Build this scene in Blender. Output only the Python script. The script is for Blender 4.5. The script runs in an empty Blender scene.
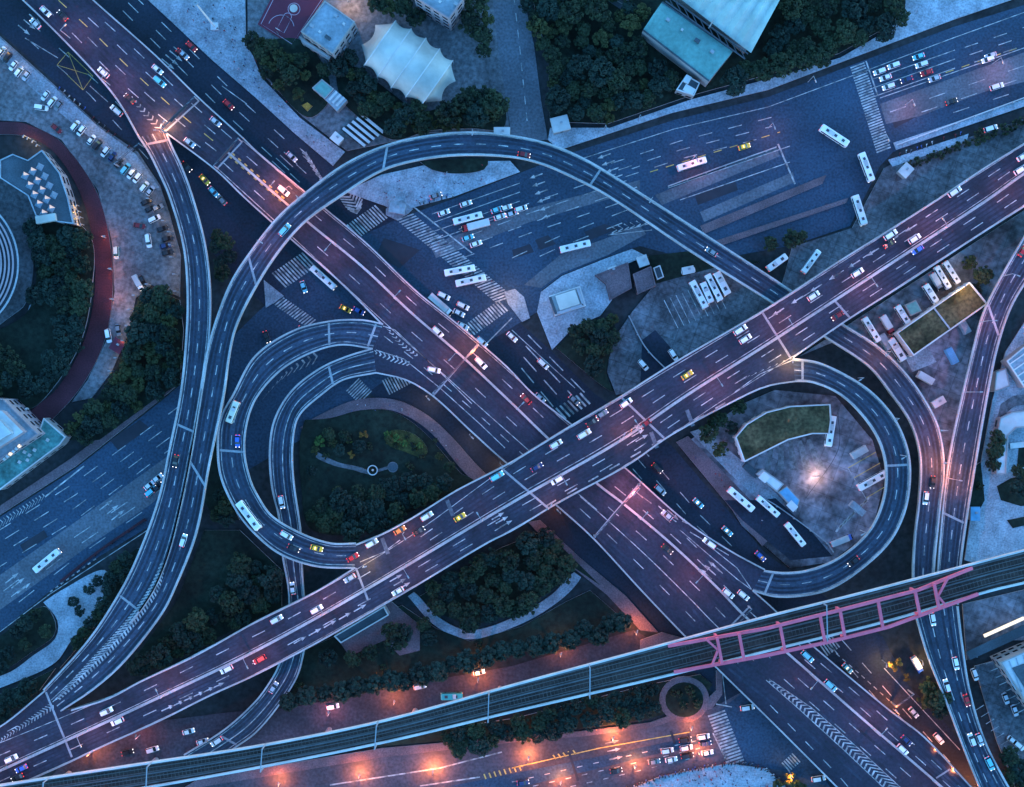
import bpy, bmesh, math, random
from mathutils import Vector, Matrix
random.seed(7)
R = math.radians
SC = bpy.context.scene
COL = SC.collection
# ------------------------------------------------------------------ camera, light, exposure
K = 0.36            # metres per photo pixel on the ground
H = 420.0           # drone height
cam_d = bpy.data.cameras.new('camera'); cam = bpy.data.objects.new('camera', cam_d); COL.objects.link(cam)
cam.location = (0, 0, H)
cam_d.sensor_width = 36.0; cam_d.lens = 36.0 * H / (1024 * K)
cam_d.clip_start = 1.0; cam_d.clip_end = 3000.0
SC.camera = cam
SUN_EL, SUN_AZ = 8.0, 60.0
W = bpy.data.worlds.new('World'); SC.world = W; W.use_nodes = True
nt = W.node_tree; nt.nodes.clear()
sky = nt.nodes.new('ShaderNodeTexSky'); sky.sky_type = 'NISHITA'; sky.sun_disc = False
sky.sun_elevation = R(SUN_EL); sky.sun_rotation = R(SUN_AZ); sky.ozone_density = 4.9; sky.air_density = 1.0; sky.dust_density = 0.0
bg = nt.nodes.new('ShaderNodeBackground'); bg.inputs['Strength'].default_value = 0.15
ow = nt.nodes.new('ShaderNodeOutputWorld')
tn = nt.nodes.new('ShaderNodeMix'); tn.data_type = 'RGBA'; tn.blend_type = 'MULTIPLY'; tn.inputs['Factor'].default_value = 1.0; tn.inputs[7].default_value = (.90, 1.08, 1.0, 1)   # the camera's cool white balance
nt.links.new(sky.outputs[0], tn.inputs[6]); nt.links.new(tn.outputs[2], bg.inputs[0]); nt.links.new(bg.outputs[0], ow.inputs[0])
sd = bpy.data.lights.new('sun', 'SUN'); sun = bpy.data.objects.new('sun', sd); COL.objects.link(sun)
sd.energy = 0.02; sd.angle = R(25); sd.color = (1.0, 0.72, 0.66)
sun.rotation_euler = (R(90 - 24), 0, R(180 - SUN_AZ))
SC.view_settings.view_transform = 'Standard'; SC.view_settings.look = 'None'
SC.view_settings.gamma = 1.0; SC.view_settings.use_curve_mapping = False
SC.view_settings.exposure = 2.9
SC.cycles.max_bounces = 4; SC.cycles.diffuse_bounces = 2; SC.cycles.glossy_bounces = 2
SC.cycles.transparent_max_bounces = 4
SC.cycles.use_denoising = True

# ------------------------------------------------------------------ measuring helpers
def P(px, py, z=0.0):
    """point in metres whose photo position is (px,py) when it stands at height z"""
    f = K * (H - z) / H
    return Vector(((px - 512) * f, (393.5 - py) * f, z))
def PP(pts, z=0.0): return [P(x, y, z) for x, y in pts]
def smooth(pts, step=5.0):
    """Catmull-Rom through 2D points"""
    out = []
    n = len(pts)
    for i in range(n - 1):
        p0 = Vector(pts[max(i - 1, 0)]); p1 = Vector(pts[i]); p2 = Vector(pts[i + 1]); p3 = Vector(pts[min(i + 2, n - 1)])
        d = (p2 - p1).length; k = max(1, int(d / step))
        t1 = (p2 - p0) * (d / max((p1 - p0).length + d, 1e-6)) if i > 0 else (p2 - p1)
        t2 = (p3 - p1) * (d / max((p3 - p2).length + d, 1e-6)) if i < n - 2 else (p2 - p1)
        for j in range(k):
            t = j / k; a = t * t; b = a * t
            out.append((2*b - 3*a + 1) * p1 + (b - 2*a + t) * t1 + (-2*b + 3*a) * p2 + (b - a) * t2)
    out.append(Vector(pts[-1]))
    return out
def resample(pts, n):
    L = [0.0]
    for a, b in zip(pts, pts[1:]): L.append(L[-1] + (b - a).length)
    out = []; j = 0
    for i in range(n):
        s = L[-1] * i / (n - 1)
        while j < len(L) - 2 and L[j + 1] < s: j += 1
        t = (s - L[j]) / max(L[j + 1] - L[j], 1e-9)
        out.append(pts[j].lerp(pts[j + 1], min(max(t, 0), 1)))
    return out
def lerp_keys(keys, t):
    for (a, va), (b, vb) in zip(keys, keys[1:]):
        if t <= b:
            u = (t - a) / max(b - a, 1e-9); u = u * u * (3 - 2 * u)
            return va + (vb - va) * u
    return keys[-1][1]
def inside(p, poly):
    x, y = p[0], p[1]; r = False; n = len(poly); j = n - 1
    for i in range(n):
        xi, yi = poly[i][0], poly[i][1]; xj, yj = poly[j][0], poly[j][1]
        if (yi > y) != (yj > y) and x < (xj - xi) * (y - yi) / (yj - yi) + xi: r = not r
        j = i
    return r
def area2(poly):
    s = 0
    for i in range(len(poly)):
        a = poly[i - 1]; b = poly[i]; s += a[0] * b[1] - b[0] * a[1]
    return s

# ------------------------------------------------------------------ materials
def mat(name, col, rough=0.75, var=0.0, scale=0.2, col2=None, metal=0.0, emit=0.0, ecol=None, fine=0.0, fscale=2.0, objcoord=False, usecolor=False, spec=0.3, slab=0.0, slabk=0.22, cells=0.0):
    m = bpy.data.materials.new(name); m.use_nodes = True
    t = m.node_tree; b = t.nodes['Principled BSDF']
    b.inputs['Roughness'].default_value = rough; b.inputs['Metallic'].default_value = metal
    b.inputs['Specular IOR Level'].default_value = spec
    c = (*col, 1); b.inputs['Base Color'].default_value = c
    if usecolor:
        oi = t.nodes.new('ShaderNodeObjectInfo'); t.links.new(oi.outputs['Color'], b.inputs['Base Color'])
    elif var > 0 or fine > 0 or col2:
        if objcoord:
            g = t.nodes.new('ShaderNodeTexCoord'); src = g.outputs['Object']
        else:
            g = t.nodes.new('ShaderNodeNewGeometry'); src = g.outputs['Position']
        n = t.nodes.new('ShaderNodeTexNoise'); n.inputs['Scale'].default_value = scale; n.inputs['Detail'].default_value = 6; n.inputs['Roughness'].default_value = 0.6
        t.links.new(src, n.inputs['Vector'])
        rp = t.nodes.new('ShaderNodeValToRGB')
        rp.color_ramp.elements[0].position = 0.35; rp.color_ramp.elements[1].position = 0.68
        lo = [max(0, v * (1 - var)) for v in col]; hi = [v * (1 + var) for v in (col2 or col)]
        rp.color_ramp.elements[0].color = (*lo, 1); rp.color_ramp.elements[1].color = (*hi, 1)
        t.links.new(n.outputs['Fac'], rp.inputs['Fac'])
        last = rp.outputs['Color']
        if fine > 0:
            n2 = t.nodes.new('ShaderNodeTexNoise'); n2.inputs['Scale'].default_value = fscale; n2.inputs['Detail'].default_value = 4
            t.links.new(src, n2.inputs['Vector'])
            mr = t.nodes.new('ShaderNodeMapRange'); mr.inputs[1].default_value = 0.3; mr.inputs[2].default_value = 0.7
            mr.inputs[3].default_value = 1 - fine; mr.inputs[4].default_value = 1 + fine
            t.links.new(n2.outputs['Fac'], mr.inputs[0])
            mx = t.nodes.new('ShaderNodeMix'); mx.data_type = 'RGBA'; mx.blend_type = 'MULTIPLY'; mx.inputs['Factor'].default_value = 1
            t.links.new(last, mx.inputs[6]); t.links.new(mr.outputs[0], mx.inputs[7]); last = mx.outputs[2]
        def times(last, fac):
            mx = t.nodes.new('ShaderNodeMix'); mx.data_type = 'RGBA'; mx.blend_type = 'MULTIPLY'; mx.inputs['Factor'].default_value = 1
            t.links.new(last, mx.inputs[6]); t.links.new(fac, mx.inputs[7]); return mx.outputs[2]
        if slab > 0:      # cast slabs / big paving: joints and slightly uneven tones
            mp = t.nodes.new('ShaderNodeMapping'); mp.inputs['Rotation'].default_value = (0, 0, 0.36); t.links.new(src, mp.inputs['Vector'])
            bk = t.nodes.new('ShaderNodeTexBrick'); bk.offset = 0.0 if slab > 3 else 0.5; bk.inputs['Scale'].default_value = 1.0
            bk.inputs['Brick Width'].default_value = slab; bk.inputs['Row Height'].default_value = slab * .8; bk.inputs['Mortar Size'].default_value = .02 * slab
            v = slabk; bk.inputs['Color1'].default_value = (1 - v * .7,) * 3 + (1,); bk.inputs['Color2'].default_value = (1 + v * .6,) * 3 + (1,); bk.inputs['Mortar'].default_value = (1 - v * 1.8,) * 3 + (1,)
            t.links.new(mp.outputs[0], bk.inputs['Vector']); last = times(last, bk.outputs['Color'])
        if cells > 0:     # old repairs: irregular fields of older and newer surfacing
            vo = t.nodes.new('ShaderNodeTexVoronoi'); vo.inputs['Scale'].default_value = .035; t.links.new(src, vo.inputs['Vector'])
            sx = t.nodes.new('ShaderNodeSeparateColor'); t.links.new(vo.outputs['Color'], sx.inputs[0])
            mr = t.nodes.new('ShaderNodeMapRange'); mr.inputs[3].default_value = 1 - cells; mr.inputs[4].default_value = 1 + cells
            t.links.new(sx.outputs[0], mr.inputs[0]); last = times(last, mr.outputs[0])
        t.links.new(last, b.inputs['Base Color'])
    if emit > 0:
        b.inputs['Emission Color'].default_value = (*(ecol or col), 1); b.inputs['Emission Strength'].default_value = emit
    return m
M = {}
M['asphalt'] = mat('asphalt', (0.028, 0.054, 0.088), 0.75, 0.30, 0.03, fine=0.35, fscale=1.2, cells=.07)
M['asphalt_dark'] = mat('asphalt_dark', (0.013, 0.020, 0.035), 0.75, 0.35, 0.04, fine=0.35, fscale=1.2, cells=.08)
M['asphalt_deck'] = mat('asphalt_deck', (0.024, 0.026, 0.044), 0.7, 0.25, 0.03, fine=0.3, fscale=1.0, cells=.10)
M['asphalt_ramp'] = mat('asphalt_ramp', (0.038, 0.056, 0.086), 0.7, 0.25, 0.03, fine=0.3, fscale=1.0, cells=.08)
M['concrete_road'] = mat('concrete_road', (0.11, 0.12, 0.14), 0.8, 0.3, 0.05, fine=0.3, fscale=1.2)
M['street'] = mat('street', (0.055, 0.046, 0.058), 0.8, 0.35, 0.05, fine=0.35, fscale=1.0, cells=.08)
M['south_asphalt'] = mat('south_asphalt', (0.070, 0.062, 0.076), 0.8, 0.28, 0.05, fine=0.3, fscale=1.0, cells=.12)
M['skylight_lit'] = mat('skylight_lit', (0.5, 0.4, 0.3), 0.4, emit=0.07, ecol=(1.0, 0.5, 0.3))
M['patch'] = mat('patch', (0.028, 0.031, 0.042), 0.8, 0.2, 0.2)
M['worn'] = mat('worn', (0.024, 0.030, 0.048), 0.65, 0.45, 0.12, fine=0.3, fscale=0.8)
M['paint'] = mat('paint', (0.38, 0.37, 0.36), 0.6, 0.65, 0.45)
M['paint_yellow'] = mat('paint_yellow', (0.62, 0.40, 0.10), 0.6, 0.3, 0.5)
M['concrete'] = mat('concrete', (0.30, 0.30, 0.31), 0.8, 0.25, 0.06, fine=0.2)
M['parapet'] = mat('parapet', (0.38, 0.365, 0.36), 0.75, 0.28, 0.08, fine=0.2)
M['fascia'] = mat('fascia', (0.30, 0.29, 0.26), 0.8, 0.25, 0.1)
M['lens_off'] = mat('lens_off', (.35, .33, .32), 0.3)
M['tail_off'] = mat('tail_off', (.16, .02, .02), 0.4)
M['skylight_panel'] = mat('skylight_panel', (0.16, 0.21, 0.26), 0.4)
M['lit_warm'] = mat('lit_warm', (.6, .5, .35), 0.5, emit=.16, ecol=(1.0, .72, .42))
M['fascia_dark'] = mat('fascia_dark', (0.10, 0.10, 0.10), 0.85, 0.3, 0.2)
M['white_wall'] = mat('white_wall', (0.58, 0.55, 0.53), 0.7, 0.2, 0.1)
M['pavement'] = mat('pavement', (0.24, 0.27, 0.30), 0.85, 0.28, 0.16, fine=0.32, fscale=1.6, slab=4, slabk=.10)
M['pavement_pale'] = mat('pavement_pale', (0.32, 0.36, 0.40), 0.85, 0.28, 0.16, fine=0.32, fscale=1.6, slab=4, slabk=.09)
M['yard'] = mat('yard', (0.105, 0.112, 0.125), 0.85, 0.5, 0.05, fine=0.4, fscale=0.8, slab=6, slabk=.2)
M['yard_stained'] = mat('yard_stained', (0.15, 0.145, 0.165), 0.85, 0.8, 0.045, fine=0.5, fscale=0.5, slab=7, slabk=.15)
M['lot'] = mat('lot', (0.125, 0.13, 0.14), 0.85, 0.4, 0.05, fine=0.4, fscale=0.8, slab=8, slabk=.08)
M['brick_path'] = mat('brick_path', (0.14, 0.095, 0.105), 0.85, 0.3, 0.08, fine=0.3)
M['red_path'] = mat('red_path', (0.062, 0.018, 0.026), 0.85, 0.35, 0.06, fine=0.3)
M['soil'] = mat('soil', (0.023, 0.026, 0.028), 0.9, 0.4, 0.05, fine=0.4, fscale=0.5)
M['grass'] = mat('grass', (0.011, 0.020, 0.013), 0.95, 0.5, 0.05, fine=0.5, fscale=0.7)
M['grass_roof'] = mat('grass_roof', (0.050, 0.062, 0.022), 0.95, 0.7, 0.12, col2=(0.075, 0.062, 0.03), fine=0.5, fscale=0.8)
M['bark'] = mat('bark', (0.06, 0.045, 0.03), 0.9)
M['dark_metal'] = mat('dark_metal', (0.06, 0.065, 0.075), 0.5)
M['grey_metal'] = mat('grey_metal', (0.30, 0.31, 0.33), 0.5, 0.1, 0.5)
M['ballast'] = mat('ballast', (0.046, 0.031, 0.026), 0.9, 0.4, 0.1, fine=0.4, fscale=1.0)
M['sleeper'] = mat('sleeper', (0.078, 0.06, 0.05), 0.9, 0.4, 0.3)
M['rail'] = mat('rail', (0.13, 0.11, 0.10), 0.4, metal=0.4)
M['pink_steel'] = mat('pink_steel', (0.84, 0.13, 0.18), 0.5, 0.12, 0.3)
M['glass'] = mat('glass', (0.012, 0.015, 0.02), 0.15, spec=0.5)
M['tyre'] = mat('tyre', (0.015, 0.015, 0.015), 0.85)
M['body_paint'] = mat('body_paint', (0.8, 0.8, 0.8), 0.35, usecolor=True, spec=0.5)
M['headlight'] = mat('headlight', (0.9, 0.9, 0.85), 0.3, emit=0.5, ecol=(1.0, 0.86, 0.80))
M['tail_light'] = mat('tail_light', (0.5, 0.02, 0.02), 0.3, emit=.35, ecol=(1.0, 0.05, 0.05))
M['lamp_orange'] = mat('lamp_orange', (1, 0.6, 0.3), 0.4, emit=2.0, ecol=(1.0, 0.45, 0.18))
M['lamp_yellow'] = mat('lamp_yellow', (1, 0.7, 0.3), 0.4, emit=0.8, ecol=(1.0, 0.58, 0.16))
M['lamp_white'] = mat('lamp_white', (1, 0.9, 0.8), 0.4, emit=2.0, ecol=(1.0, 0.78, 0.55))
M['membrane'] = mat('membrane', (0.46, 0.44, 0.39), 0.6, 0.25, 0.08)
M['membrane_blue'] = mat('membrane_blue', (0.40, 0.48, 0.43), 0.6, 0.25, 0.08)
M['teal_sheet'] = mat('teal_sheet', (0.15, 0.32, 0.28), 0.55, 0.15, 0.1, fine=0.12, fscale=0.8)
M['roof_grey'] = mat('roof_grey', (0.27, 0.31, 0.34), 0.7, 0.2, 0.1, fine=0.15, fscale=0.8)
M['roof_dark'] = mat('roof_dark', (0.055, 0.075, 0.09), 0.7, 0.3, 0.1, fine=0.2)
M['roof_pale'] = mat('roof_pale', (0.52, 0.51, 0.50), 0.7, 0.25, 0.1)
M['roof_green'] = mat('roof_green', (0.08, 0.22, 0.20), 0.8, 0.4, 0.12, fine=0.35, fscale=0.8)
M['wall_paint'] = mat('wall_paint', (0.30, 0.28, 0.27), 0.8, 0.2, 0.1)
M['court'] = mat('court', (0.13, 0.025, 0.045), 0.8, 0.2, 0.1)
M['court_paint'] = mat('court_paint', (0.45, 0.30, 0.35), 0.7)
M['stone_warm'] = mat('stone_warm', (0.34, 0.26, 0.27), 0.8, 0.15, 0.2)
M['tarp_blue'] = mat('tarp_blue', (0.12, 0.32, 0.48), 0.6, 0.2, 0.3)
M['flower'] = mat('flower', (0.35, 0.18, 0.03), 0.8, 0.5, 0.6)
M['yellow_leaf'] = mat('yellow_leaf', (0.045, 0.052, 0.014), 0.9, 0.5, 0.4, fine=0.4)
M['clothes'] = mat('clothes', (0.05, 0.05, 0.07), 0.9, usecolor=True)
def leaf_mat(name, a, b):
    m = bpy.data.materials.new(name); m.use_nodes = True; t = m.node_tree; bs = t.nodes['Principled BSDF']
    bs.inputs['Roughness'].default_value = 0.75; bs.inputs['Specular IOR Level'].default_value = 0.2
    at = t.nodes.new('ShaderNodeAttribute'); at.attribute_name = 'tint'
    oi = t.nodes.new('ShaderNodeObjectInfo')
    ad = t.nodes.new('ShaderNodeMath'); ad.operation = 'MULTIPLY_ADD'; ad.inputs[1].default_value = 0.55; ad.inputs[2].default_value = -0.15
    t.links.new(oi.outputs['Random'], ad.inputs[0])
    ad2 = t.nodes.new('ShaderNodeMath'); ad2.operation = 'ADD'; t.links.new(at.outputs['Fac'], ad2.inputs[0]); t.links.new(ad.outputs[0], ad2.inputs[1])
    rp = t.nodes.new('ShaderNodeValToRGB'); rp.color_ramp.elements[0].color = (*a, 1); rp.color_ramp.elements[1].color = (*b, 1)
    t.links.new(ad2.outputs[0], rp.inputs['Fac']); t.links.new(rp.outputs['Color'], bs.inputs['Base Color'])
    return m
M['leaf'] = leaf_mat('leaf', (0.006, 0.012, 0.009), (0.042, 0.058, 0.026))
M['leaf_olive'] = leaf_mat('leaf_olive', (0.018, 0.026, 0.010), (0.072, 0.076, 0.026))
M['leaf_blue'] = leaf_mat('leaf_blue', (0.006, 0.013, 0.011), (0.028, 0.052, 0.038))
M['leaf_orange'] = leaf_mat('leaf_orange', (0.10, 0.055, 0.015), (0.26, 0.14, 0.03))
M['leaf_bright'] = leaf_mat('leaf_bright', (0.035, 0.075, 0.02), (0.10, 0.17, 0.04))

# ------------------------------------------------------------------ mesh builder
class MB:
    def __init__(s): s.v = []; s.f = []; s.m = []; s.slots = []
    def slot(s, m):
        if m not in s.slots: s.slots.append(m)
        return s.slots.index(m)
    def face(s, pts, m):
        k = len(s.v); s.v += [tuple(p) for p in pts]; s.f.append(tuple(range(k, k + len(pts)))); s.m.append(s.slot(m))
    def sheet(s, pts, m, z=None):
        q = [Vector((p[0], p[1], p[2] if z is None else z)) for p in pts]
        if area2(q) < 0: q.reverse()
        s.face(q, m)
    def prism(s, pts, z0, z1, m, mtop=None, bottom=True):
        q = [(p[0], p[1]) for p in pts]
        if area2(q) < 0: q.reverse()
        n = len(q); k = len(s.v)
        s.v += [(x, y, z0) for x, y in q] + [(x, y, z1) for x, y in q]
        for i in range(n):
            j = (i + 1) % n; s.f.append((k + i, k + j, k + n + j, k + n + i)); s.m.append(s.slot(m))
        s.f.append(tuple(range(k + n, k + 2 * n))); s.m.append(s.slot(mtop or m))
        if bottom: s.f.append(tuple(range(k + n - 1, k - 1, -1))); s.m.append(s.slot(m))
    def box(s, c, size, m, ang=0.0, taper=1.0):
        """box standing on c (centre of its base), turned ang about z; taper scales the top"""
        hx, hy, hz = size[0] / 2, size[1] / 2, size[2]
        ca, sa = math.cos(ang), math.sin(ang); k = len(s.v)
        for zz, f in ((0, 1.0), (hz, taper)):
            for dx, dy in ((-1, -1), (1, -1), (1, 1), (-1, 1)):
                x, y = dx * hx * f, dy * hy * f
                s.v.append((c[0] + x * ca - y * sa, c[1] + x * sa + y * ca, c[2] + zz))
        for f in ((3, 2, 1, 0), (4, 5, 6, 7), (0, 1, 5, 4), (1, 2, 6, 5), (2, 3, 7, 6), (3, 0, 4, 7)):
            s.f.append(tuple(k + i for i in f)); s.m.append(s.slot(m))
    def bar(s, a, b, w, m, h=None):
        a = Vector(a); b = Vector(b); d = (b - a); d.normalize()
        u = d.cross(Vector((0, 0, 1)))
        if u.length < 1e-3: u = Vector((1, 0, 0))
        u.normalize(); v = u.cross(d); h = h or w; k = len(s.v)
        for p in (a, b):
            for x, y in ((-1, -1), (1, -1), (1, 1), (-1, 1)):
                s.v.append(tuple(p + u * (x * w / 2) + v * (y * h / 2)))
        for f in ((3, 2, 1, 0), (4, 5, 6, 7), (0, 1, 5, 4), (1, 2, 6, 5), (2, 3, 7, 6), (3, 0, 4, 7)):
            s.f.append(tuple(k + i for i in f)); s.m.append(s.slot(m))
    def cyl(s, c, r0, r1, h, m, n=10, axis='z'):
        k = len(s.v)
        for zz, r in ((0, r0), (h, r1)):
            for i in range(n):
                a = 2 * math.pi * i / n
                if axis == 'z': s.v.append((c[0] + r * math.cos(a), c[1] + r * math.sin(a), c[2] + zz))
                else: s.v.append((c[0] + r * math.cos(a), c[1] + zz - h / 2, c[2] + r * math.sin(a)))
        for i in range(n):
            j = (i + 1) % n; s.f.append((k + i, k + j, k + n + j, k + n + i)); s.m.append(s.slot(m))
        s.f.append(tuple(range(k + n, k + 2 * n))); s.m.append(s.slot(m))
        s.f.append(tuple(range(k + n - 1, k - 1, -1))); s.m.append(s.slot(m))
    def grid(s, rows, m, flip=False):
        k = len(s.v); nc = len(rows[0])
        for r in rows: s.v += [tuple(p) for p in r]
        for i in range(len(rows) - 1):
            for j in range(nc - 1):
                q = (k + i * nc + j, k + i * nc + j + 1, k + (i + 1) * nc + j + 1, k + (i + 1) * nc + j)
                s.f.append(q[::-1] if flip else q); s.m.append(s.slot(m))
    # painted things -------------------------------------------------
    def line(s, pts, w, m, dash=None, gap=0.0, phase=0.0):
        pts = [Vector(p) for p in pts]
        L = [0.0]
        for a, b in zip(pts, pts[1:]): L.append(L[-1] + (b - a).length)
        def at(d):
            for i in range(len(L) - 1):
                if d <= L[i + 1] or i == len(L) - 2:
                    t = (d - L[i]) / max(L[i + 1] - L[i], 1e-9); return pts[i].lerp(pts[i + 1], t), (pts[i + 1] - pts[i]).normalized()
        segs = []
        if dash is None: segs = [(0, L[-1])]
        else:
            d = phase
            while d < L[-1]:
                segs.append((d, min(d + dash, L[-1]))); d += dash + gap
        for a, b in segs:
            if b - a < 0.3: continue
            ds = [a] + [x for x in L if a + 0.05 < x < b - 0.05] + [b]
            prev = None
            for x in ds:
                p, t = at(x); n = Vector((-t.y, t.x, 0)).normalized() * (w / 2)
                cur = (p + n, p - n)
                if prev: s.face((prev[1], cur[1], cur[0], prev[0]), m)
                prev = cur
    def build(s, name, parent=None, smooth_=False, base=True):
        off = Vector((0, 0, 0)); p = parent
        while p: off += p.location; p = p.parent
        if parent is None and base:
            xs = [v[0] for v in s.v]; ys = [v[1] for v in s.v]
            off = Vector(((min(xs) + max(xs)) / 2, (min(ys) + max(ys)) / 2, min(v[2] for v in s.v)))
        me = bpy.data.meshes.new(name); me.from_pydata([(v[0] - off.x, v[1] - off.y, v[2] - off.z) for v in s.v], [], s.f)
        for x in s.slots: me.materials.append(M[x])
        me.polygons.foreach_set('material_index', s.m)
        if smooth_: me.polygons.foreach_set('use_smooth', [True] * len(me.polygons))
        me.update()
        o = bpy.data.objects.new(name, me); COL.objects.link(o)
        if parent: o.parent = parent
        elif base: o.location = off
        return o
def wall(pts, w, h, m, mb=None, side=1, base=-0.02):
    """upright wall along 3D pts (its outer foot), w thick to the left for side=1"""
    mb = mb or MB(); n = len(pts); rows = []
    for i, p in enumerate(pts):
        a = pts[max(i - 1, 0)]; b = pts[min(i + 1, n - 1)]
        t = Vector((b.x - a.x, b.y - a.y, 0)).normalized(); q = Vector((-t.y, t.x, 0)) * (w * side)
        p = Vector(p)
        rows.append((p + Vector((0, 0, base)), p + Vector((0, 0, h)), p + q + Vector((0, 0, h)), p + q + Vector((0, 0, base))))
    mb.grid(rows, m, flip=side < 0)
    mb.face(rows[0][::1], m); mb.face(rows[-1][::-1], m)
    return mb
def tag(o, label=None, cat=None, group=None, kind=None):
    if label: o['label'] = label
    if cat: o['category'] = cat
    if group: o['group'] = group
    if kind: o['kind'] = kind
    return o
def empty(name, loc=(0, 0, 0), ang=0.0):
    o = bpy.data.objects.new(name, None); COL.objects.link(o); o.location = loc; o.rotation_euler = (0, 0, ang); o.empty_display_size = 0.5
    return o
_kids = {}
def copy_tree(o, parent=None):
    """the thing and every part of it, sharing mesh data"""
    if o.name not in _kids: _kids[o.name] = list(o.children)
    c = o.copy(); COL.objects.link(c)
    if parent: c.parent = parent
    for ch in _kids[o.name]: copy_tree(ch, c)
    return c
def structure(name, mb): return tag(mb.build(name), kind='structure')
# ================================================================== ground, pavements, roads
g = MB(); g.sheet([(-1200, -1200, 0), (1200, -1200, 0), (1200, 1200, 0), (-1200, 1200, 0)], 'soil', -0.06); structure('ground', g)
_lay = [0]
def flat(name, pts, m, base=0.0, curve=False):
    """a flat road-like sheet"""
    _lay[0] += 1
    mb = MB(); pts = smooth(pts + pts[:1], 6)[:-1] if curve else pts
    mb.sheet(PP(pts, 0), m, base + 0.006 * _lay[0]); mb.z = base + 0.006 * _lay[0]
    return mb
def kerbed(name, pts, m, curve=False, h=0.14, finish=True, kerb='concrete'):
    """a pavement or lawn standing a kerb above the road"""
    _lay[0] += 1
    mb = MB(); pts = smooth(list(pts) + [pts[0]], 5)[:-1] if curve else pts
    z = h + 0.15 + 0.006 * _lay[0]; mb.prism(PP(pts, 0), -0.05, z, kerb, m, bottom=False); mb.z = z
    if finish: structure(name, mb)
    return mb
def dashes(mb, pts, z, w=0.30, dash=5.0, gap=8.0, phase=0.0, m='paint', curve=False):
    if curve: pts = smooth(pts, 5)
    mb.line(PP(pts, z), w, m, dash, gap, phase)
def solid(mb, pts, z, w=0.28, m='paint', curve=False):
    if curve: pts = smooth(pts, 5)
    mb.line(PP(pts, z), w, m)
def zebra(mb, a, b, half, n, z, slant=(0, 0), m='paint', duty=0.5):
    """crosswalk running a->b; each stripe is 2*half px long, set along slant or square to the run"""
    a = Vector(a); b = Vector(b); d = b - a; t = d.normalized()
    s = Vector(slant).normalized() if slant != (0, 0) else Vector((-t.y, t.x))
    for i in range(n):
        p = a + d * ((i + 0.25) / n); q = a + d * ((i + 0.25 + duty) / n)
        c = [p - s * half, q - s * half, q + s * half, p + s * half]
        mb.sheet(PP([tuple(x) for x in c], z), m)
def arrow(mb, px, py, ang, z, L=5.5, m='paint'):
    """lane arrow pointing along ang (degrees clockwise from the photo's right)"""
    c = P(px, py, z); a = -R(ang); u = Vector((math.cos(a), math.sin(a), 0)); v = Vector((-u.y, u.x, 0))
    mb.face([c - u * L / 2 - v * 0.2, c + u * L * 0.1 - v * 0.2, c + u * L * 0.1 + v * 0.2, c - u * L / 2 + v * 0.2], m)
    mb.face([c + u * L * 0.1 - v * 0.7, c + u * L / 2, c + u * L * 0.1 + v * 0.7], m)
def chevrons(mb, left, right, z, n, w=0.55, tip=0.8):
    """gore between two px lines filled with V stripes pointing down the lists"""
    l = resample(smooth(left, 4), n + 1); r = resample(smooth(right, 4), n + 1)
    for i in range(n):
        for e in (l, r):
            a = P(*e[i], z); mid = P(*((l[i] + r[i]) / 2), z)
            t = P(*((l[min(i + 1, n)] + r[min(i + 1, n)]) / 2), z) - mid
            if t.length < 1e-4: continue
            t.normalize(); wid = (P(*l[i], z) - P(*r[i], z)).length
            b = mid + t * min(wid * 0.5 * tip, 3.5)
            q = [a, b, b + t * w * 1.3, a + t * w * 1.3]
            if area2(q) < 0: q.reverse()
            mb.face(q, 'paint')

# --- roads ---------------------------------------------------------
front_l = [(-40, 0), (0, 32), (50, 77), (100, 122), (140, 150), (165, 190), (205, 245), (250, 292), (330, 362), (430, 440), (480, 480), (530, 516), (575, 554), (620, 591), (655, 628), (720, 700), (800, 787), (850, 840)]
front_r = [(1040, 840), (990, 790), (968, 752), (943, 720), (908, 685), (883, 637), (830, 600), (765, 553), (742, 526), (702, 481), (672, 446), (595, 394), (545, 345), (470, 280), (380, 208), (333, 166), (293, 132), (256, 98), (212, 60), (175, 25), (148, 0), (110, -40)]
rd = flat('frontage_road', front_l + front_r, 'asphalt_dark'); z = rd.z + 0.05
for off in (0, 1, 2):   # dashes beside the top plaza
    d = 12 + off * 11
    dashes(rd, [(148 - d * 1.2, -5), (256 - d * 0.8, 98 + d * 0.55), (320 - d * 0.6, 155 + d * .8)], z, gap=9, phase=off * 4)
solid(rd, [(222, 86), (247, 104)], z)
dashes(rd, [(30, 22), (100, 85), (175, 165)], z, gap=9); dashes(rd, [(20, 32), (90, 95), (160, 172)], z, gap=9, phase=4)
solid(rd, [(25, 38), (58, 58)], z); solid(rd, [(90, 86), (108, 102)], z)
for a, b in (((57, 65), (83, 90)), ((83, 90), (93, 76)), ((93, 76), (68, 52)), ((68, 52), (57, 65)), ((57, 65), (93, 76)), ((83, 90), (68, 52))):
    solid(rd, [a, b], z, w=0.16, m='paint_yellow')
for i in range(4): arrow(rd, 24 + i * 5.5, 30 - i * 5.5, 40, z)
for i in range(4): arrow(rd, 168 + i * 4, 64 - i * 4 , 40, z, L=6)
for k, d in enumerate((0, 11, 22, 33)):
    dashes(rd, [(528 - d * .2, 335 + d), (590 - d * .75, 398 + d * .7)], z, w=0.4, dash=7, gap=4)
solid(rd, [(512, 330), (540, 356), (575, 388)], z)
for i in range(7): solid(rd, [(556 + i * 4, 408 - i * 2.5), (566 + i * 4, 419 - i * 2.5)], z, w=0.7)
for d in (0, 12, 24):
    dashes(rd, [(640 - d * .3, 446 + d * .95), (700 - d * .6, 515 + d * .6), (742 - d * .5, 556 + d * .4)], z, gap=6)
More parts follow.
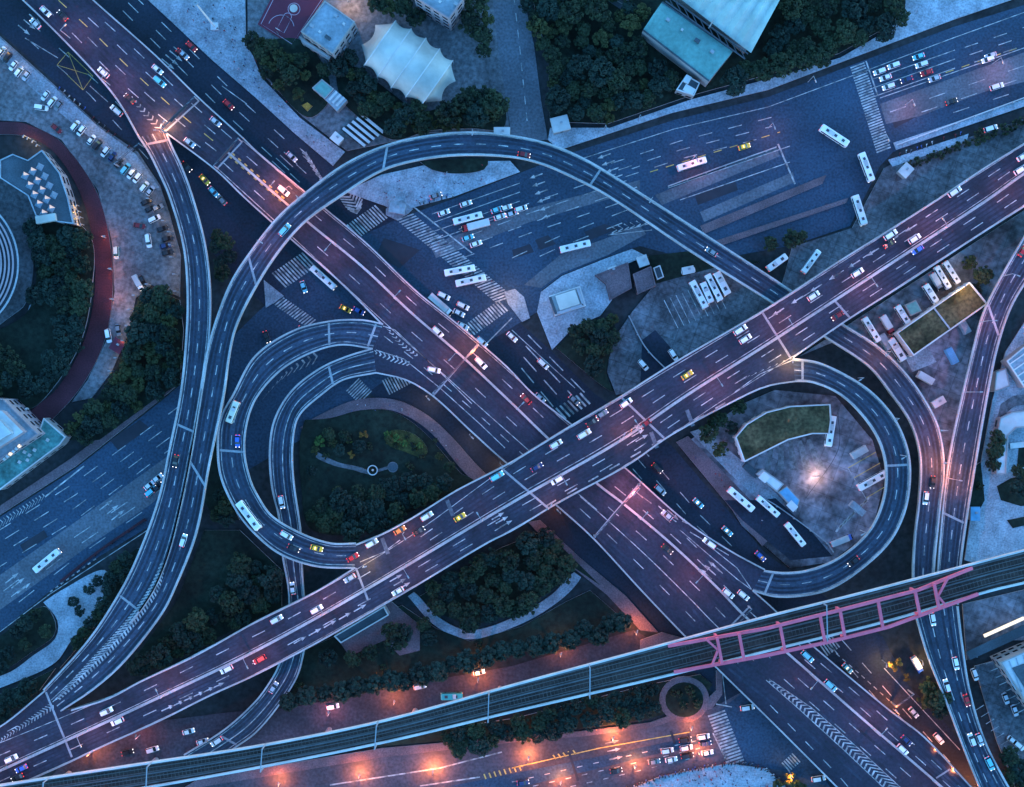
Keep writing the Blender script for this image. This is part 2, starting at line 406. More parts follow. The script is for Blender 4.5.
for d in (0, 13):
    dashes(rd, [(842 - d, 640 + d * .3), (895 - d, 700 + d * .4), (950 - d, 762 + d * .5)], z, gap=6)
dashes(rd, [(830, 648), (862, 676), (893, 704)], z, w=.3, dash=1.6, gap=1.4)
solid(rd, [(884, 668), (960, 750)], z); solid(rd, [(898, 715), (925, 742)], z)
zebra(rd, (822, 650), (836, 640), 8, 6, z)
for a in ((300, 215), (345, 180)): pass
zebra(rd, (352, 232), (382, 211), 9, 12, z, slant=(20, 21)); zebra(rd, (278, 281), (310, 259), 10, 12, z, slant=(20, 21))
chevrons(rd, [(338, 196), (345, 206), (352, 211)], [(352, 186), (362, 197), (360, 210)], z, 7)
for i in range(7): arrow(rd, 304 + i * 2.6, 152 + i * 4.2, 42, z, L=4)
for dx, dy in ((0, 0), (4, -3), (-4, 3), (-8, 6)):
    solid(rd, [(280 + dx, 155 + dy), (293 + dx, 167 + dy)], z)
structure('frontage_road', rd)

av_n = [(-40, 545), (0, 517), (75, 469), (160, 402), (200, 368), (260, 310), (320, 255), (400, 218), (453, 199), (512, 176), (574, 152), (674, 120), (768, 97), (865, 60), (953, 27), (1024, 5), (1064, -8)]
av_s = [(1064, 92), (1024, 106), (893, 152), (880, 166), (850, 226), (790, 246), (700, 262), (640, 246), (607, 257), (562, 275), (542, 290), (537, 312), (500, 335), (470, 350), (400, 370), (300, 440), (150, 526), (100, 556), (50, 591), (0, 632), (-40, 660)]
av = flat('avenue', av_n + av_s, 'asphalt'); z = av.z + 0.03
for poly, m in (([(655, 195), (776, 147), (780, 156), (662, 205)], 'concrete_road'), ([(700, 212), (793, 172), (795, 182), (704, 222)], 'concrete_road'),
        ([(430, 245), (530, 208), (640, 180), (640, 190), (530, 222), (436, 258)], 'concrete_road'),
        ([(524, 285), (560, 255), (640, 226), (646, 234), (608, 255), (562, 273), (541, 288)], 'concrete_road'),
        ([(880, 104), (1064, 38), (1064, 72), (984, 92), (920, 116), (886, 124)], 'concrete_road'),
        ([(64, 530), (165, 458), (185, 445), (190, 470), (150, 505), (90, 545), (0, 610), (-40, 640), (-40, 600), (0, 575)], 'concrete_road'),
        ([(535, 240), (548, 235), (556, 244), (540, 250)], 'patch'), ([(584, 232), (604, 224), (620, 228), (590, 240)], 'patch'), ([(512, 250), (530, 244), (534, 252), (514, 258)], 'patch'),
        ([(695, 196), (735, 181), (738, 190), (698, 205)], 'patch'), ([(892, 122), (915, 112), (918, 116), (895, 128)], 'patch'), ([(384, 238), (420, 250), (400, 268), (376, 256)], 'patch'),
        ([(110, 440), (140, 420), (150, 428), (118, 450)], 'patch'), ([(20, 545), (44, 530), (48, 537), (24, 552)], 'patch')):
    _lay[0] += 1; av.sheet(PP(poly, 0), m, z + 0.006 * (_lay[0] % 9))
z += 0.09
solid(av, [(584, 158), (674, 129), (768, 107), (865, 71), (953, 38), (1064, -2)], z)
for d in (9, 18, 27):
    dashes(av, [(575, 166 + d), (680, 132 + d), (772, 108 + d * 1.02)], z, dash=5, gap=6, phase=d * .3)
    dashes(av, [(960, 40 + d), (1064, 5 + d)], z, dash=5, gap=6, phase=d * .2)
    solid(av, [(873, 70 + d), (955, 41 + d)], z, w=0.3)
solid(av, [(866, 61), (878, 96)], z, w=0.5); solid(av, [(778, 144), (795, 184)], z, w=0.6)
dashes(av, [(650, 172), (780, 132)], z, dash=3, gap=3, m='paint_yellow'); dashes(av, [(930, 78), (1064, 32)], z, dash=3, gap=3, m='paint_yellow')
solid(av, [(880, 98), (1064, 34)], z, w=.3)
for d in (0, 12, 24): dashes(av, [(890, 112 + d * .9), (1064, 52 + d)], z, dash=6, gap=9, phase=d)
solid(av, [(668, 188), (790, 146)], z); solid(av, [(680, 200), (790, 162)], z)
for d in (0, 10, 20, 30): dashes(av, [(430, 240 + d), (530, 203 + d), (640, 166 + d)], z, dash=5, gap=6, phase=d * .4)
for d in (0, 11): dashes(av, [(512, 258 + d), (560, 236 + d), (640, 205 + d)], z, dash=6, gap=7, phase=d)
for d in (0, 9, 18, 27): solid(av, [(432, 214 + d), (520, 183 + d)], z, w=.28)
for i in range(6): arrow(av, 536 + i * 2.5, 176 + i * 8, 160, z, L=5)
for i in range(4): arrow(av, 604 + i * 4, 156 + i * 7, 160, z, L=5)
for i in range(7):
    solid(av, [(612 + i * 6, 233 - i * 1.5), (617 + i * 6, 230 - i * 1.5), (612 + i * 6, 227 - i * 1.5)], z, w=.4)
solid(av, [(608, 235), (655, 222)], z); solid(av, [(608, 235), (652, 230)], z)
zebra(av, (857, 64), (884, 151), 7.5, 34, z, slant=(34, -13), duty=.55)
zebra(av, (404, 216), (505, 300), 9, 40, z, slant=(8, -3), duty=.5)
zebra(av, (464, 334), (504, 305), 7, 16, z, slant=(20, 22)); zebra(av, (276, 299), (312, 324), 6, 15, z, slant=(20, -16))
zebra(av, (352, 384), (366, 398), 9, 8, z); zebra(av, (385, 388), (410, 375), 8, 10, z)
solid(av, [(410, 204), (472, 253)], z, w=.5); solid(av, [(480, 350), (512, 318)], z, w=.4)
# the wide lower-left arm
for d in (10, 22, 34, 46): dashes(av, [(-40, 545 + d), (75, 472 + d * 1.05), (185, 392 + d)], z, dash=6, gap=6.5, phase=d * .3)
solid(av, [(45, 497), (84, 466)], z, w=.5)
chevrons(av, [(-20, 532), (45, 492)], [(-20, 541), (44, 499)], z, 20, w=.3)
for d in (12, 24, 36): dashes(av, [(-40, 612 + d), (75, 526 + d * .9), (170, 464 + d * .8)], z, dash=7, gap=9, phase=d * .3)
solid(av, [(-40, 662), (50, 594), (160, 522)], z); dashes(av, [(50, 592), (98, 557)], z, dash=1.2, gap=1.2, w=.5)
for bx, by in ((106, 505), (12, 578)):
    for i in range(3): arrow(av, bx + i * 6, by + i * 5, -38, z, L=6)
chevrons(av, [(268, 392), (290, 368), (318, 350)], [(262, 400), (284, 378), (318, 362)], z, 10)
structure('avenue', av)

so = flat('south_road', [(256, 776), (381, 757), (512, 742), (582, 736), (652, 727), (712, 708), (745, 690), (800, 740), (830, 787), (840, 830), (200, 830), (180, 790)], 'south_asphalt'); z = so.z + 0.03
so.sheet(PP([(718, 712), (745, 690), (800, 740), (830, 787), (780, 770), (745, 765)], 0), 'asphalt', z)
so.sheet(PP([(450, 786), (520, 772), (600, 756), (700, 735), (704, 742), (600, 768), (520, 787)], 0), 'asphalt', z + .006)
z += 0.05
solid(so, [(330, 785), (440, 768), (502, 752)], z, w=.5); solid(so, [(420, 786), (480, 777)], z, w=.5)
solid(so, [(512, 768), (600, 748), (690, 732)], z, w=.35, m='paint_yellow')
for i in range(8): solid(so, [(484 + i * 5, 774 - i * 1.2), (486 + i * 5, 779 - i * 1.2)], z, w=.5, m='paint_yellow')
for i in range(5): solid(so, [(553 + i * 5, 755 - i * 1.2), (556 + i * 5, 759 - i * 1.2)], z, w=.5, m='paint_yellow')
for d in (0, 9, 18): dashes(so, [(512, 782 + d), (600, 762 + d), (700, 740 + d * .9)], z, dash=2, gap=4, phase=d * .2)
solid(so, [(713, 733), (726, 760)], z, w=.5)
for a, b in (((569, 752), (578, 781)), ((671, 731), (675, 744))): solid(so, [a, b], z + .01, w=.9, m='patch')
for i in range(3): arrow(so, 612 + i * 2, 742 + i * 8, -12, z, L=5)
zebra(so, (716, 712), (736, 764), 9, 17, z, slant=(20, -7), duty=.55)
zebra(so, (785, 768), (797, 757), 6, 6, z)
solid(so, [(716, 704), (732, 707)], z, w=.4); solid(so, [(722, 670), (726, 704)], z, w=.35); 
structure('south_road', so)

st = flat('tree_lined_street', [(40, 790), (60, 766), (150, 722), (230, 712), (288, 708), (416, 683), (512, 666), (634, 630), (660, 645), (640, 660), (512, 690), (384, 722), (258, 748), (125, 768)], 'street')
structure('tree_lined_street', st)
r5 = flat('school_road', [(490, -30), (498, 50), (506, 100), (512, 140), (548, 140), (541, 100), (534, 45), (518, -30)], 'concrete_road'); dashes(r5, [(512, -20), (520, 50), (528, 130)], r5.z + .05, dash=3, gap=3)
structure('school_road', r5)

# --- pavements ------------------------------------------------------
kerbed('plaza', [(145, -30), (245, -30), (246, 38), (262, 78), (300, 118), (345, 152), (333, 166), (293, 132), (256, 98), (212, 60), (175, 25), (148, 0)], 'pavement')
kerbed('school_yard', [(247.5, -30), (490, -30), (498, 50), (506, 100), (510, 132), (480, 131), (430, 133), (386, 143), (347, 151), (302, 116), (264, 76), (248, 38)], 'lot')
kerbed('round_plaza', [(345, 192), (381, 175), (440, 162), (510, 161), (520, 172), (512, 175), (453, 197), (415, 207), (398, 214), (385, 206)], 'pavement_pale')
kerbed('avenue_pavement', [(548, 140), (560, 150), (672, 113), (768, 90), (863, 54), (953, 20), (1064, -18), (1064, -50), (905, -50), (905, 8), (880, 35), (840, 58), (780, 76), (690, 100), (610, 128), (550, 128)], 'pavement_pale')
kerbed('car_park', [(-40, 0), (0, 36), (50, 81), (100, 126), (138, 152), (160, 185), (170, 215), (181, 255), (180, 297), (152, 285), (136, 298), (130, 330), (112, 372), (92, 398), (72, 402), (88, 380), (107, 340), (115, 292), (112, 240), (98, 190), (62, 140), (26, 122), (-40, 118)], 'lot')
kerbed('car_park_pavement', [(-40, 3), (0, 38), (50, 83), (100, 128), (136, 154), (160, 188), (150, 190), (128, 168), (92, 139), (48, 103), (0, 58), (-40, 28)], 'pavement', h=.17)
kerbed('running_path', [(-40, 122), (0, 122), (26, 124), (61, 142), (96, 190), (110, 240), (113, 292), (105, 340), (86, 380), (60, 412), (36, 430), (28, 416), (58, 388), (84, 342), (95, 292), (93, 240), (80, 192), (54, 152), (24, 136), (-40, 134)], 'red_path', curve=True)
kerbed('garden_court', [(30, 305), (62, 292), (62, 310), (50, 345), (30, 365), (14, 352), (22, 335)], 'pavement', curve=True)
kerbed('ring_terrace', [(-40, 160), (10, 168), (34, 205), (34, 262), (30, 292), (20, 310), (-40, 340)], 'lot', curve=True)
kerbed('traffic_island', [(537, 312), (541, 292), (562, 276), (607, 258), (632, 249), (646, 256), (622, 266), (607, 282), (612, 300), (600, 316), (575, 326), (552, 350)], 'pavement_pale')
kerbed('verge', [(648, 256), (700, 250), (760, 262), (742, 268), (700, 278), (654, 284)], 'grass'); kerbed('crossing_island', [(386, 209), (402, 200), (413, 209), (408, 214), (396, 220), (386, 215)], 'pavement'); kerbed('crossing_island', [(504, 292), (515, 289), (524, 297), (530, 318), (522, 322), (508, 304)], 'pavement'); kerbed('crossing_island', [(264, 280), (284, 296), (266, 308)], 'pavement')
bl = kerbed('bus_yard', [(655, 284), (735, 262), (770, 290), (775, 306), (720, 342), (640, 390), (616, 395), (607, 372), (611, 343), (632, 312)], 'yard', finish=False)
for i in range(9): solid(bl, [(664 + i * 6, 300 - i * 2.4), (678 + i * 6, 328 - i * 2.4)], bl.z + .03, w=.25)
bl.sheet(PP([(642, 340), (655, 330), (690, 370), (640, 388)], 0), 'asphalt_dark', bl.z + .02); structure('bus_yard', bl)
kerbed('bus_station_yard', [(776, 306), (792, 247), (852, 228), (884, 168), (900, 160), (1064, 106), (1064, 120), (940, 200), (893, 232)], 'yard')
kerbed('bus_platform', [(888, 160), (968, 134), (966, 142), (892, 167)], 'pavement_pale', h=.2); kerbed('bus_platform', [(893, 143), (1064, 86), (1064, 93), (896, 150)], 'pavement_pale', h=.2); kerbed('bus_platform', [(700, 226), (826, 175), (822, 184), (704, 234)], 'brick_path', h=.2); kerbed('bus_platform', [(712, 242), (848, 198), (846, 203), (714, 248)], 'brick_path', h=.2)
dy = kerbed('depot_yard', [(800, 356), (1040, 200), (1064, 215), (1000, 280), (968, 360), (955, 430), (944, 500), (938, 440), (921, 394), (898, 366), (850, 335)], 'yard_stained', finish=False)
dy.sheet(PP([(905, 358), (928, 348), (936, 362), (912, 372)], 0), 'pavement', dy.z + .02); structure('depot_yard', dy)
lo = kerbed('loop_yard', [(690, 440), (742, 404), (775, 390), (835, 396), (872, 440), (884, 480), (872, 530), (830, 562), (790, 568), (742, 526)], 'yard_stained', finish=False); z = lo.z + .03
lo.sheet(PP([(724, 500), (742, 520), (790, 560), (832, 556), (810, 530), (775, 498), (760, 500)], 0), 'asphalt_dark', z)
for i in range(4): solid(lo, [(848 + i * 6, 468 + i * 10), (876 + i * 4, 452 + i * 11)], z, w=.25, m='paint_yellow')
solid(lo, [(848, 468), (868, 502)], z, w=.2); solid(lo, [(838, 412), (838, 450), (806, 498)], z, w=.18, m='patch', curve=True)
for i in range(8): solid(lo, [(836 + i * 4, 532 - i * 4), (842 + i * 4, 524 - i * 4)], z, w=.7)
for i in range(5): lo.sheet(PP([(770 + i * 9, 444 - i), (774 + i * 9, 443 - i), (770 + i * 14, 470), (764 + i * 13, 470)], 0), 'lot', z + .005 * i)
structure('loop_yard', lo)
kerbed('brick_walk', [(676, 442), (688, 436), (770, 520), (768, 540), (762, 546), (744, 524)], 'brick_path'); kerbed('bus_stop_strip', [(690, 432), (702, 428), (760, 476), (782, 500), (772, 512), (730, 474)], 'pavement')
kerbed('east_plaza', [(992, 400), (1005, 352), (1064, 260), (1064, 545), (985, 565), (964, 560), (970, 518), (982, 455)], 'pavement_pale')
for nm_, pts_, m_ in (('lawn', [(996, 486), (1010, 478), (1030, 474), (1064, 470), (1064, 500), (1020, 506), (1000, 500)], 'grass'), ('lawn', [(968, 470), (980, 462), (984, 500), (976, 515), (966, 512)], 'grass'), ('lawn', [(1006, 520), (1064, 508), (1064, 516), (1012, 528)], 'grass'),
        ('drive', [(1000, 404), (1012, 396), (1064, 388), (1064, 400), (1014, 406), (1004, 414), (998, 440), (994, 470), (988, 470), (992, 436)], 'lot'), ('lawn', [(1030, 440), (1064, 434), (1064, 462), (1016, 468), (1018, 446)], 'grass')): kerbed(nm_, pts_, m_, h=.26)
kerbed('station_forecourt', [(962, 604), (1064, 580), (1064, 640), (1005, 640), (966, 660)], 'yard_stained'); pk = kerbed('parking_yard', [(974, 666), (1064, 640), (1064, 800), (1020, 800), (996, 740)], 'yard', finish=False)
for i in range(8): solid(pk, [(986 + i * 4.5, 664 + i * 7), (999 + i * 4, 659 + i * 7)], pk.z + .03, w=.3)
for i in range(9): solid(pk, [(976 + i * 5, 710 + i * 7), (984 + i * 5, 705 + i * 7)], pk.z + .03, w=.25)
solid(pk, [(998, 658), (1030, 716)], pk.z + .03, w=.4); structure('parking_yard', pk)
kerbed('white_plaza', [(560, 840), (622, 792), (660, 776), (728, 763), (765, 768), (790, 790), (800, 840)], 'pavement_pale', h=.2)
kerbed('riverside_plaza', [(44, 602), (62, 590), (105, 570), (108, 600), (92, 618), (72, 640), (56, 662), (20, 680), (-40, 700), (-40, 690), (10, 672), (34, 655), (56, 638), (58, 620)], 'pavement_pale', curve=True)
kerbed('garden_walk', [(300, 428), (316, 417), (356, 400), (396, 400), (434, 420), (478, 466), (492, 482), (484, 486), (466, 474), (428, 430), (394, 411), (358, 411), (318, 428)], 'brick_path', curve=True)
kerbed('side_walk', [(528, 522), (540, 520), (578, 556), (626, 596), (658, 632), (640, 630), (606, 594), (566, 562)], 'brick_path')
kerbed('foot_path', [(408, 596), (414, 592), (440, 618), (470, 630), (516, 616), (552, 594), (574, 572), (581, 577), (560, 600), (520, 624), (470, 639), (436, 626)], 'pavement', curve=True)
kerbed('foot_path', [(640, 640), (662, 632), (690, 640), (700, 652), (640, 664)], 'brick_path'); kerbed('west_walk', [(-40, 535), (0, 506), (72, 458), (150, 399), (190, 366), (194, 372), (160, 400), (75, 467), (0, 515), (-40, 543)], 'brick_path')
kerbed('south_walk', [(200, 778), (381, 748), (512, 736), (580, 731), (650, 722), (700, 705), (716, 690), (716, 670), (722, 672), (722, 694), (712, 708), (652, 727), (582, 736), (512, 742), (381, 757), (180, 790)], 'brick_path')
kerbed('lawn', [(305, 420), (330, 418), (362, 410), (394, 412), (424, 432), (462, 474), (474, 480), (410, 512), (355, 534), (310, 528), (302, 490), (300, 440)], 'grass', curve=True)
kerbed('lawn', [(402, 605), (436, 628), (470, 641), (522, 626), (565, 602), (590, 590), (630, 625), (520, 650), (290, 700), (305, 650)], 'grass'); kerbed('lawn', [(420, 596), (500, 548), (545, 530), (600, 585), (575, 568), (552, 590), (516, 612), (470, 626), (442, 614)], 'grass')
kerbed('lawn', [(205, 530), (240, 530), (282, 570), (282, 606), (150, 670), (130, 665), (178, 600)], 'grass'); kerbed('lawn', [(200, 380), (228, 370), (220, 440), (222, 480), (240, 520), (215, 520), (205, 500)], 'grass')
kerbed('lawn', [(180, 300), (184, 330), (180, 384), (160, 396), (100, 440), (60, 440), (96, 400), (116, 372), (133, 332), (138, 300), (152, 288)], 'grass'); kerbed('lawn', [(36, 200), (90, 235), (92, 292), (80, 345), (52, 390), (28, 410), (-30, 410), (-30, 350), (28, 312), (38, 260)], 'grass', curve=True)
kerbed('lawn', [(550, 122), (548, 60), (525, -30), (905, -30), (905, 4), (878, 32), (838, 54), (778, 72), (690, 96), (608, 124)], 'grass'); kerbed('lawn', [(215, 765), (380, 738), (514, 718), (650, 684), (700, 674), (712, 684), (700, 702), (650, 718), (580, 728), (512, 734), (380, 746)], 'grass')
kerbed('lawn', [(556, 348), (578, 328), (606, 318), (616, 330), (606, 372), (612, 392)], 'grass', curve=True); kerbed('lawn', [(-30, 650), (0, 636), (44, 606), (56, 622), (54, 636), (32, 652), (8, 668), (-30, 684)], 'grass', curve=True)
kerbed('lawn', [(110, 570), (140, 548), (128, 580), (92, 630), (60, 668), (96, 620)], 'grass', curve=True); kerbed('lawn', [(-30, 706), (20, 686), (56, 668), (40, 690), (-30, 738)], 'grass')
kerbed('lawn', [(246, 45), (300, 40), (326, 70), (330, 100), (308, 118), (270, 80)], 'grass', h=.2, curve=True); kerbed('lawn', [(420, 162), (450, 160), (488, 160), (484, 170), (456, 174), (432, 170)], 'grass', h=.2, curve=True)
kerbed('lawn', [(334, 58), (360, 70), (390, 92), (420, 112), (446, 106), (498, 92), (504, 128), (470, 129), (430, 131), (392, 140), (352, 112), (340, 96)], 'grass', h=.2, curve=True)
kerbed('lawn_rim', [(684 + 25 * math.cos(R(a)), 699 + 23 * math.sin(R(a))) for a in range(0, 360, 15)], 'brick_path', h=.24)
kerbed('round_lawn', [(684 + 19 * math.cos(R(a)), 699 + 17.5 * math.sin(R(a))) for a in range(0, 360, 15)], 'grass', h=.3)
kerbed('garden_path', [(318, 452), (338, 462), (356, 466), (368, 470), (368, 474), (354, 470), (336, 466), (316, 457)], 'lot', h=.2, curve=True); kerbed('garden_path', [(378, 469), (388, 466), (388, 469), (378, 472)], 'lot', h=.2)
kerbed('flower_bed', [(384, 438), (392, 430), (410, 432), (424, 442), (428, 452), (424, 458), (406, 452), (390, 446)], 'yellow_leaf', h=.25, curve=True)
kerbed('flower_bed', [(302, 106), (308, 103), (313, 107), (308, 112)], 'flower', h=.4, curve=True)
kerbed('garden_court', [(336, 636), (390, 600), (420, 625), (420, 650), (400, 655), (384, 640), (350, 656)], 'brick_path', h=.2)

# ================================================================== bridges
DECKS = []     # (photo polygon, height) of every deck, used to keep trees and piers out
def px_poly_world(pts, z): return [(v.x, v.y) for v in PP(pts, z)]
ROOTS = {}
def bridge(name, cat, label, at):
    r = empty(name, P(at[0], at[1], 0)); tag(r, label, cat); return r
def clear_of(p, rad, skip=None, below=None):
    for poly, zt, who in DECKS:
        if who == skip or (below is not None and zt >= below): continue
        for k in range(9):
            a = k * math.pi / 4; q = (p[0] + (rad * math.cos(a) if k < 8 else 0), p[1] + (rad * math.sin(a) if k < 8 else 0))
            if inside(q, poly): return False
    return True
PIERS = []
def slab_poly(root, pts, z, m, thick=1.5):
    w = PP(pts, z)
    d = MB(); d.prism(w, z - thick, z, 'fascia', 'concrete'); d.build('deck', root)
    r = MB(); r.sheet(w, m, z + 0.03); r.z = z + 0.09
    DECKS.append(([(v.x, v.y) for v in w], z, root.name))
    return r
def ribbon(root, left, right, zk, m, n=110, thick=1.3):
    l = resample(smooth(left), n); r = resample(smooth(right), n)
    zs = [lerp_keys(zk, i / (n - 1)) for i in range(n)]
    Lw = [P(*a, z) for a, z in zip(l, zs)]; Rw = [P(*a, z) for a, z in zip(r, zs)]
    dz = Vector((0, 0, thick))
    d = MB(); inl = [a.lerp(b, .14) for a, b in zip(Lw, Rw)]; inr = [b.lerp(a, .14) for a, b in zip(Lw, Rw)]
    e = Vector((0, 0, .45))
    d.grid([(a, a - e, il - dz, ir - dz, b - e, b) for a, b, il, ir in zip(Lw, Rw, inl, inr)], 'fascia')
    d.grid([(b, a) for a, b in zip(Lw, Rw)], 'concrete')
    for i in (0, n - 1): d.face((Lw[i], Lw[i] - e, inl[i] - dz, inr[i] - dz, Rw[i] - e, Rw[i]), 'fascia')
    d.build('deck', root)
    u = Vector((0, 0, .03)); rb = MB(); rb.grid([(b + u, a + u) for a, b in zip(Lw, Rw)], m)
    DECKS.append(([(v.x, v.y) for v in Lw] + [(v.x, v.y) for v in reversed(Rw)], sum(zs) / n, root.name))
    rb.L, rb.R, rb.zs = Lw, Rw, zs
    return rb
def between(rb, t, a=0.0, b=1.0, dz=.09):
    n = len(rb.L); i0, i1 = int(a * (n - 1)), int(b * (n - 1))
    return [rb.L[i].lerp(rb.R[i], t) + Vector((0, 0, dz)) for i in range(i0, i1 + 1)]
def parapet(root, pts, side, z=None, w=0.5, h=1.05, m='parapet'):
    p = PP([tuple(a) for a in smooth(pts, 8)], z) if z is not None else pts
    wall(p, w, h, m, side=side).build('parapet', root)
def joint(root, a, b, z, w=0.9, m='concrete'):
    mb = MB(); w *= .75; mb.line([P(*a, z) + Vector((0, 0, .13)), P(*b, z) + Vector((0, 0, .13))], w, m); mb.build('expansion_joint', root)
def piers(root, pts3, drop, every, rad=0.9, cap=7.0):
    d = 0
    for a, b in zip(pts3, pts3[1:]):
        d += (b - a).length
        if d > every:
            d = 0
            if b.z - drop < 2.5 or not clear_of(b, cap * .5 + .6, skip=root.name, below=b.z): continue
            t = (b - a).normalized(); ang = math.atan2(t.y, t.x)
            mb = MB(); mb.cyl((b.x, b.y, -.05), rad, rad, b.z - drop - 1.0, 'concrete', 12)
            mb.box((b.x, b.y, b.z - drop - 1.06), (1.6, cap, 1.1), 'concrete', ang); mb.build('pier', root)

ZA, ZB, ZJ = 7.0, 14.0, 17.5
# --- the straight viaduct running from the top left to the bottom right
A_l0 = [(-12, -32), (24, 0), (62, 37), (100, 77), (120, 102), (140, 137)]
A_l1 = [(165, 131), (217, 170), (245, 197), (291, 238), (338, 279), (383, 324)]
A_l2 = [(376, 372), (406, 379), (433, 395), (471, 430), (503, 459), (562, 509), (594, 538), (643, 591), (684, 634), (717, 667), (768, 717), (838, 787), (890, 840)]
A_r1 = [(60, -30), (92, 0), (155, 56), (200, 100), (244, 140), (256, 152), (323, 208), (366, 244), (416, 292), (456, 324), (506, 367), (532, 394), (571, 425), (624, 468), (684, 521), (729, 551), (764, 570)]
A_r2 = [(752, 591), (768, 605), (813, 647), (888, 710), (923, 737), (970, 787), (1015, 835)]
A_med = [(228, 154), (306, 222), (361, 267), (411, 314), (461, 357), (512, 405), (546, 438), (597, 485), (622, 504), (672, 546), (719, 591), (744, 617), (788, 655), (868, 725), (940, 787), (985, 828)]
rootA = bridge('viaduct', 'viaduct', 'long straight two-way viaduct running from top left corner to bottom right', (512, 405))
ra = slab_poly(rootA, A_l0 + A_l1 + [(373, 349)] + A_l2 + A_r2[::-1] + A_r1[::-1], ZA, 'asphalt_deck'); z = ra.z
def blend(a, b, t, n=40):
    a = resample(smooth(a), n); b = resample(smooth(b), n); return [tuple(x.lerp(y, t)) for x, y in zip(a, b)]
Lup = [(24, 0), (62, 37), (100, 77), (150, 120), (217, 170)]; Rup = [(92, 0), (155, 56), (200, 100), (244, 140)]
for t in (.07, .15, .26, .32, .42, .58, .71, .78, .9): solid(ra, blend(Lup, Rup, t), z - .03, w=.8, m='worn')
for t in (.17, .34, .62, .8): solid(ra, blend(midL, midM, t) if 0 else blend([(217, 170), (291, 238), (383, 324), (440, 374), (480, 410), (562, 482), (597, 512)], A_med[:8], t), z - .03, w=.9, m='worn'); solid(ra, blend(A_med[:8], [(244, 140), (323, 208), (366, 244), (416, 292), (456, 324), (506, 367), (571, 425), (624, 468)], t), z - .03, w=.9, m='worn')
for t in (.12, .22, .42, .58, .82): solid(ra, blend([(562, 509), (643, 591), (717, 667), (780, 717), (888, 812)], A_med[7:], t), z - .015, w=.9, m='worn'); solid(ra, blend(A_med[7:], [(624, 468), (684, 524), (745, 585), (813, 647), (888, 710), (970, 787), (1010, 830)], t), z - .015, w=.9, m='worn')
for t in (.2, .36, .66, .83): dashes(ra, blend(Lup, Rup, t), z, gap=9, phase=t * 14)
for t in (.505,): dashes(ra, blend(Lup, Rup, t), z, w=.3, dash=4, gap=6, m='paint_yellow')
midL = [(217, 170), (291, 238), (383, 324), (440, 374), (480, 410), (562, 482), (597, 512)]; midM = A_med[:8]; midR = [(244, 140), (323, 208), (366, 244), (416, 292), (456, 324), (506, 367), (571, 425), (624, 468)]
for t in (.5,): dashes(ra, blend(midL, midM, t), z, gap=10); dashes(ra, blend(midM, midR, t), z, gap=10, phase=5)
for t in (.08,): solid(ra, blend(midL, midM, t), z); 
for t in (.06, .94): solid(ra, blend(midM, midR, t), z, w=.25)
lowL = [(562, 509), (643, 591), (717, 667), (780, 717), (888, 812)]; lowM = A_med[7:]; lowR = [(624, 468), (684, 524), (745, 585), (813, 647), (888, 710), (970, 787), (1010, 830)]
for t in (.30, .52, .75): dashes(ra, blend(lowL[:3], A_med[7:13], t), z, gap=8, phase=t * 12) if t != .52 else solid(ra, blend(lowL[:3], A_med[7:13], t), z, w=.3)
for t in (.35, .66): dashes(ra, blend([(768, 680), (888, 787), (930, 830)], A_med[12:], t), z, gap=7, phase=t * 12)
for t in (.33, .67): dashes(ra, blend(lowM, lowR, t), z, gap=8, phase=t * 12)
solid(ra, [(680, 530), (702, 549), (737, 579), (752, 590)], z); solid(ra, [(702, 540), (737, 568), (752, 590)], z)
dashes(ra, [(640, 495), (690, 532), (740, 562)], z, gap=6)
dashes(ra, [(770, 705), (838, 775), (868, 810)], z, dash=4, gap=5)
gl = [(766, 680), (800, 710), (846, 752), (886, 790), (925, 826)]; gr = [(769, 679), (812, 708), (858, 748), (900, 787), (942, 824)]
solid(ra, gl, z); solid(ra, gr, z); chevrons(ra, gl[::-1], gr[::-1], z, 42, w=.5)
for pts in ([(383, 326), (395, 330), (440, 372), (472, 404)],): solid(ra, pts, z)
chevrons(ra, [(390, 330), (405, 344), (420, 356)], [(386, 328), (398, 344), (418, 358)], z, 9, w=.4)
chevrons(ra, [(374, 350), (398, 356), (412, 363)], [(375, 354), (392, 362), (410, 366)], z, 9, w=.4)
solid(ra, [(376, 350), (404, 359), (440, 388), (480, 424), (505, 448)], z); dashes(ra, [(384, 336), (420, 364), (480, 416), (540, 470)], z, dash=4, gap=5)
chevrons(ra, [(132, 96), (148, 111), (165, 127)], [(130, 97), (142, 114), (158, 131)], z, 8, w=.4)
for d in (0, 3): dashes(ra, [(229 + d, 156 - d), (283 + d, 203 - d)], z, dash=1.3, gap=1.6, w=.5, m='paint_yellow')
for i in range(3): arrow(ra, 664 + i * 9, 511 + i * 4, 42, z); arrow(ra, 706 + i * 4, 574 - i * 4, 222, z)
ra.build('roadway', rootA)
parapet(rootA, A_l0, -1, ZA); parapet(rootA, A_l1, -1, ZA); parapet(rootA, A_l2, -1, ZA); parapet(rootA, A_r1, 1, ZA); parapet(rootA, A_r2, 1, ZA)
md = MB(); wall(PP([tuple(a) for a in smooth(A_med, 8)], ZA), .8, .85, 'parapet', md, 1, .03); md.build('median_barrier', rootA)
for a, b in (((165, 132), (199, 101)), ((217, 169), (243, 141)), ((433, 396), (478, 344)), ((594, 537), (640, 483)), ((704, 653), (750, 606)), ((936, 778), (950, 769))): joint(rootA, a, b, ZA, .8)
piers(rootA, PP([tuple(a) for a in smooth(A_med[1:], 6)], ZA), 1.45, 30, 1.1, 11)

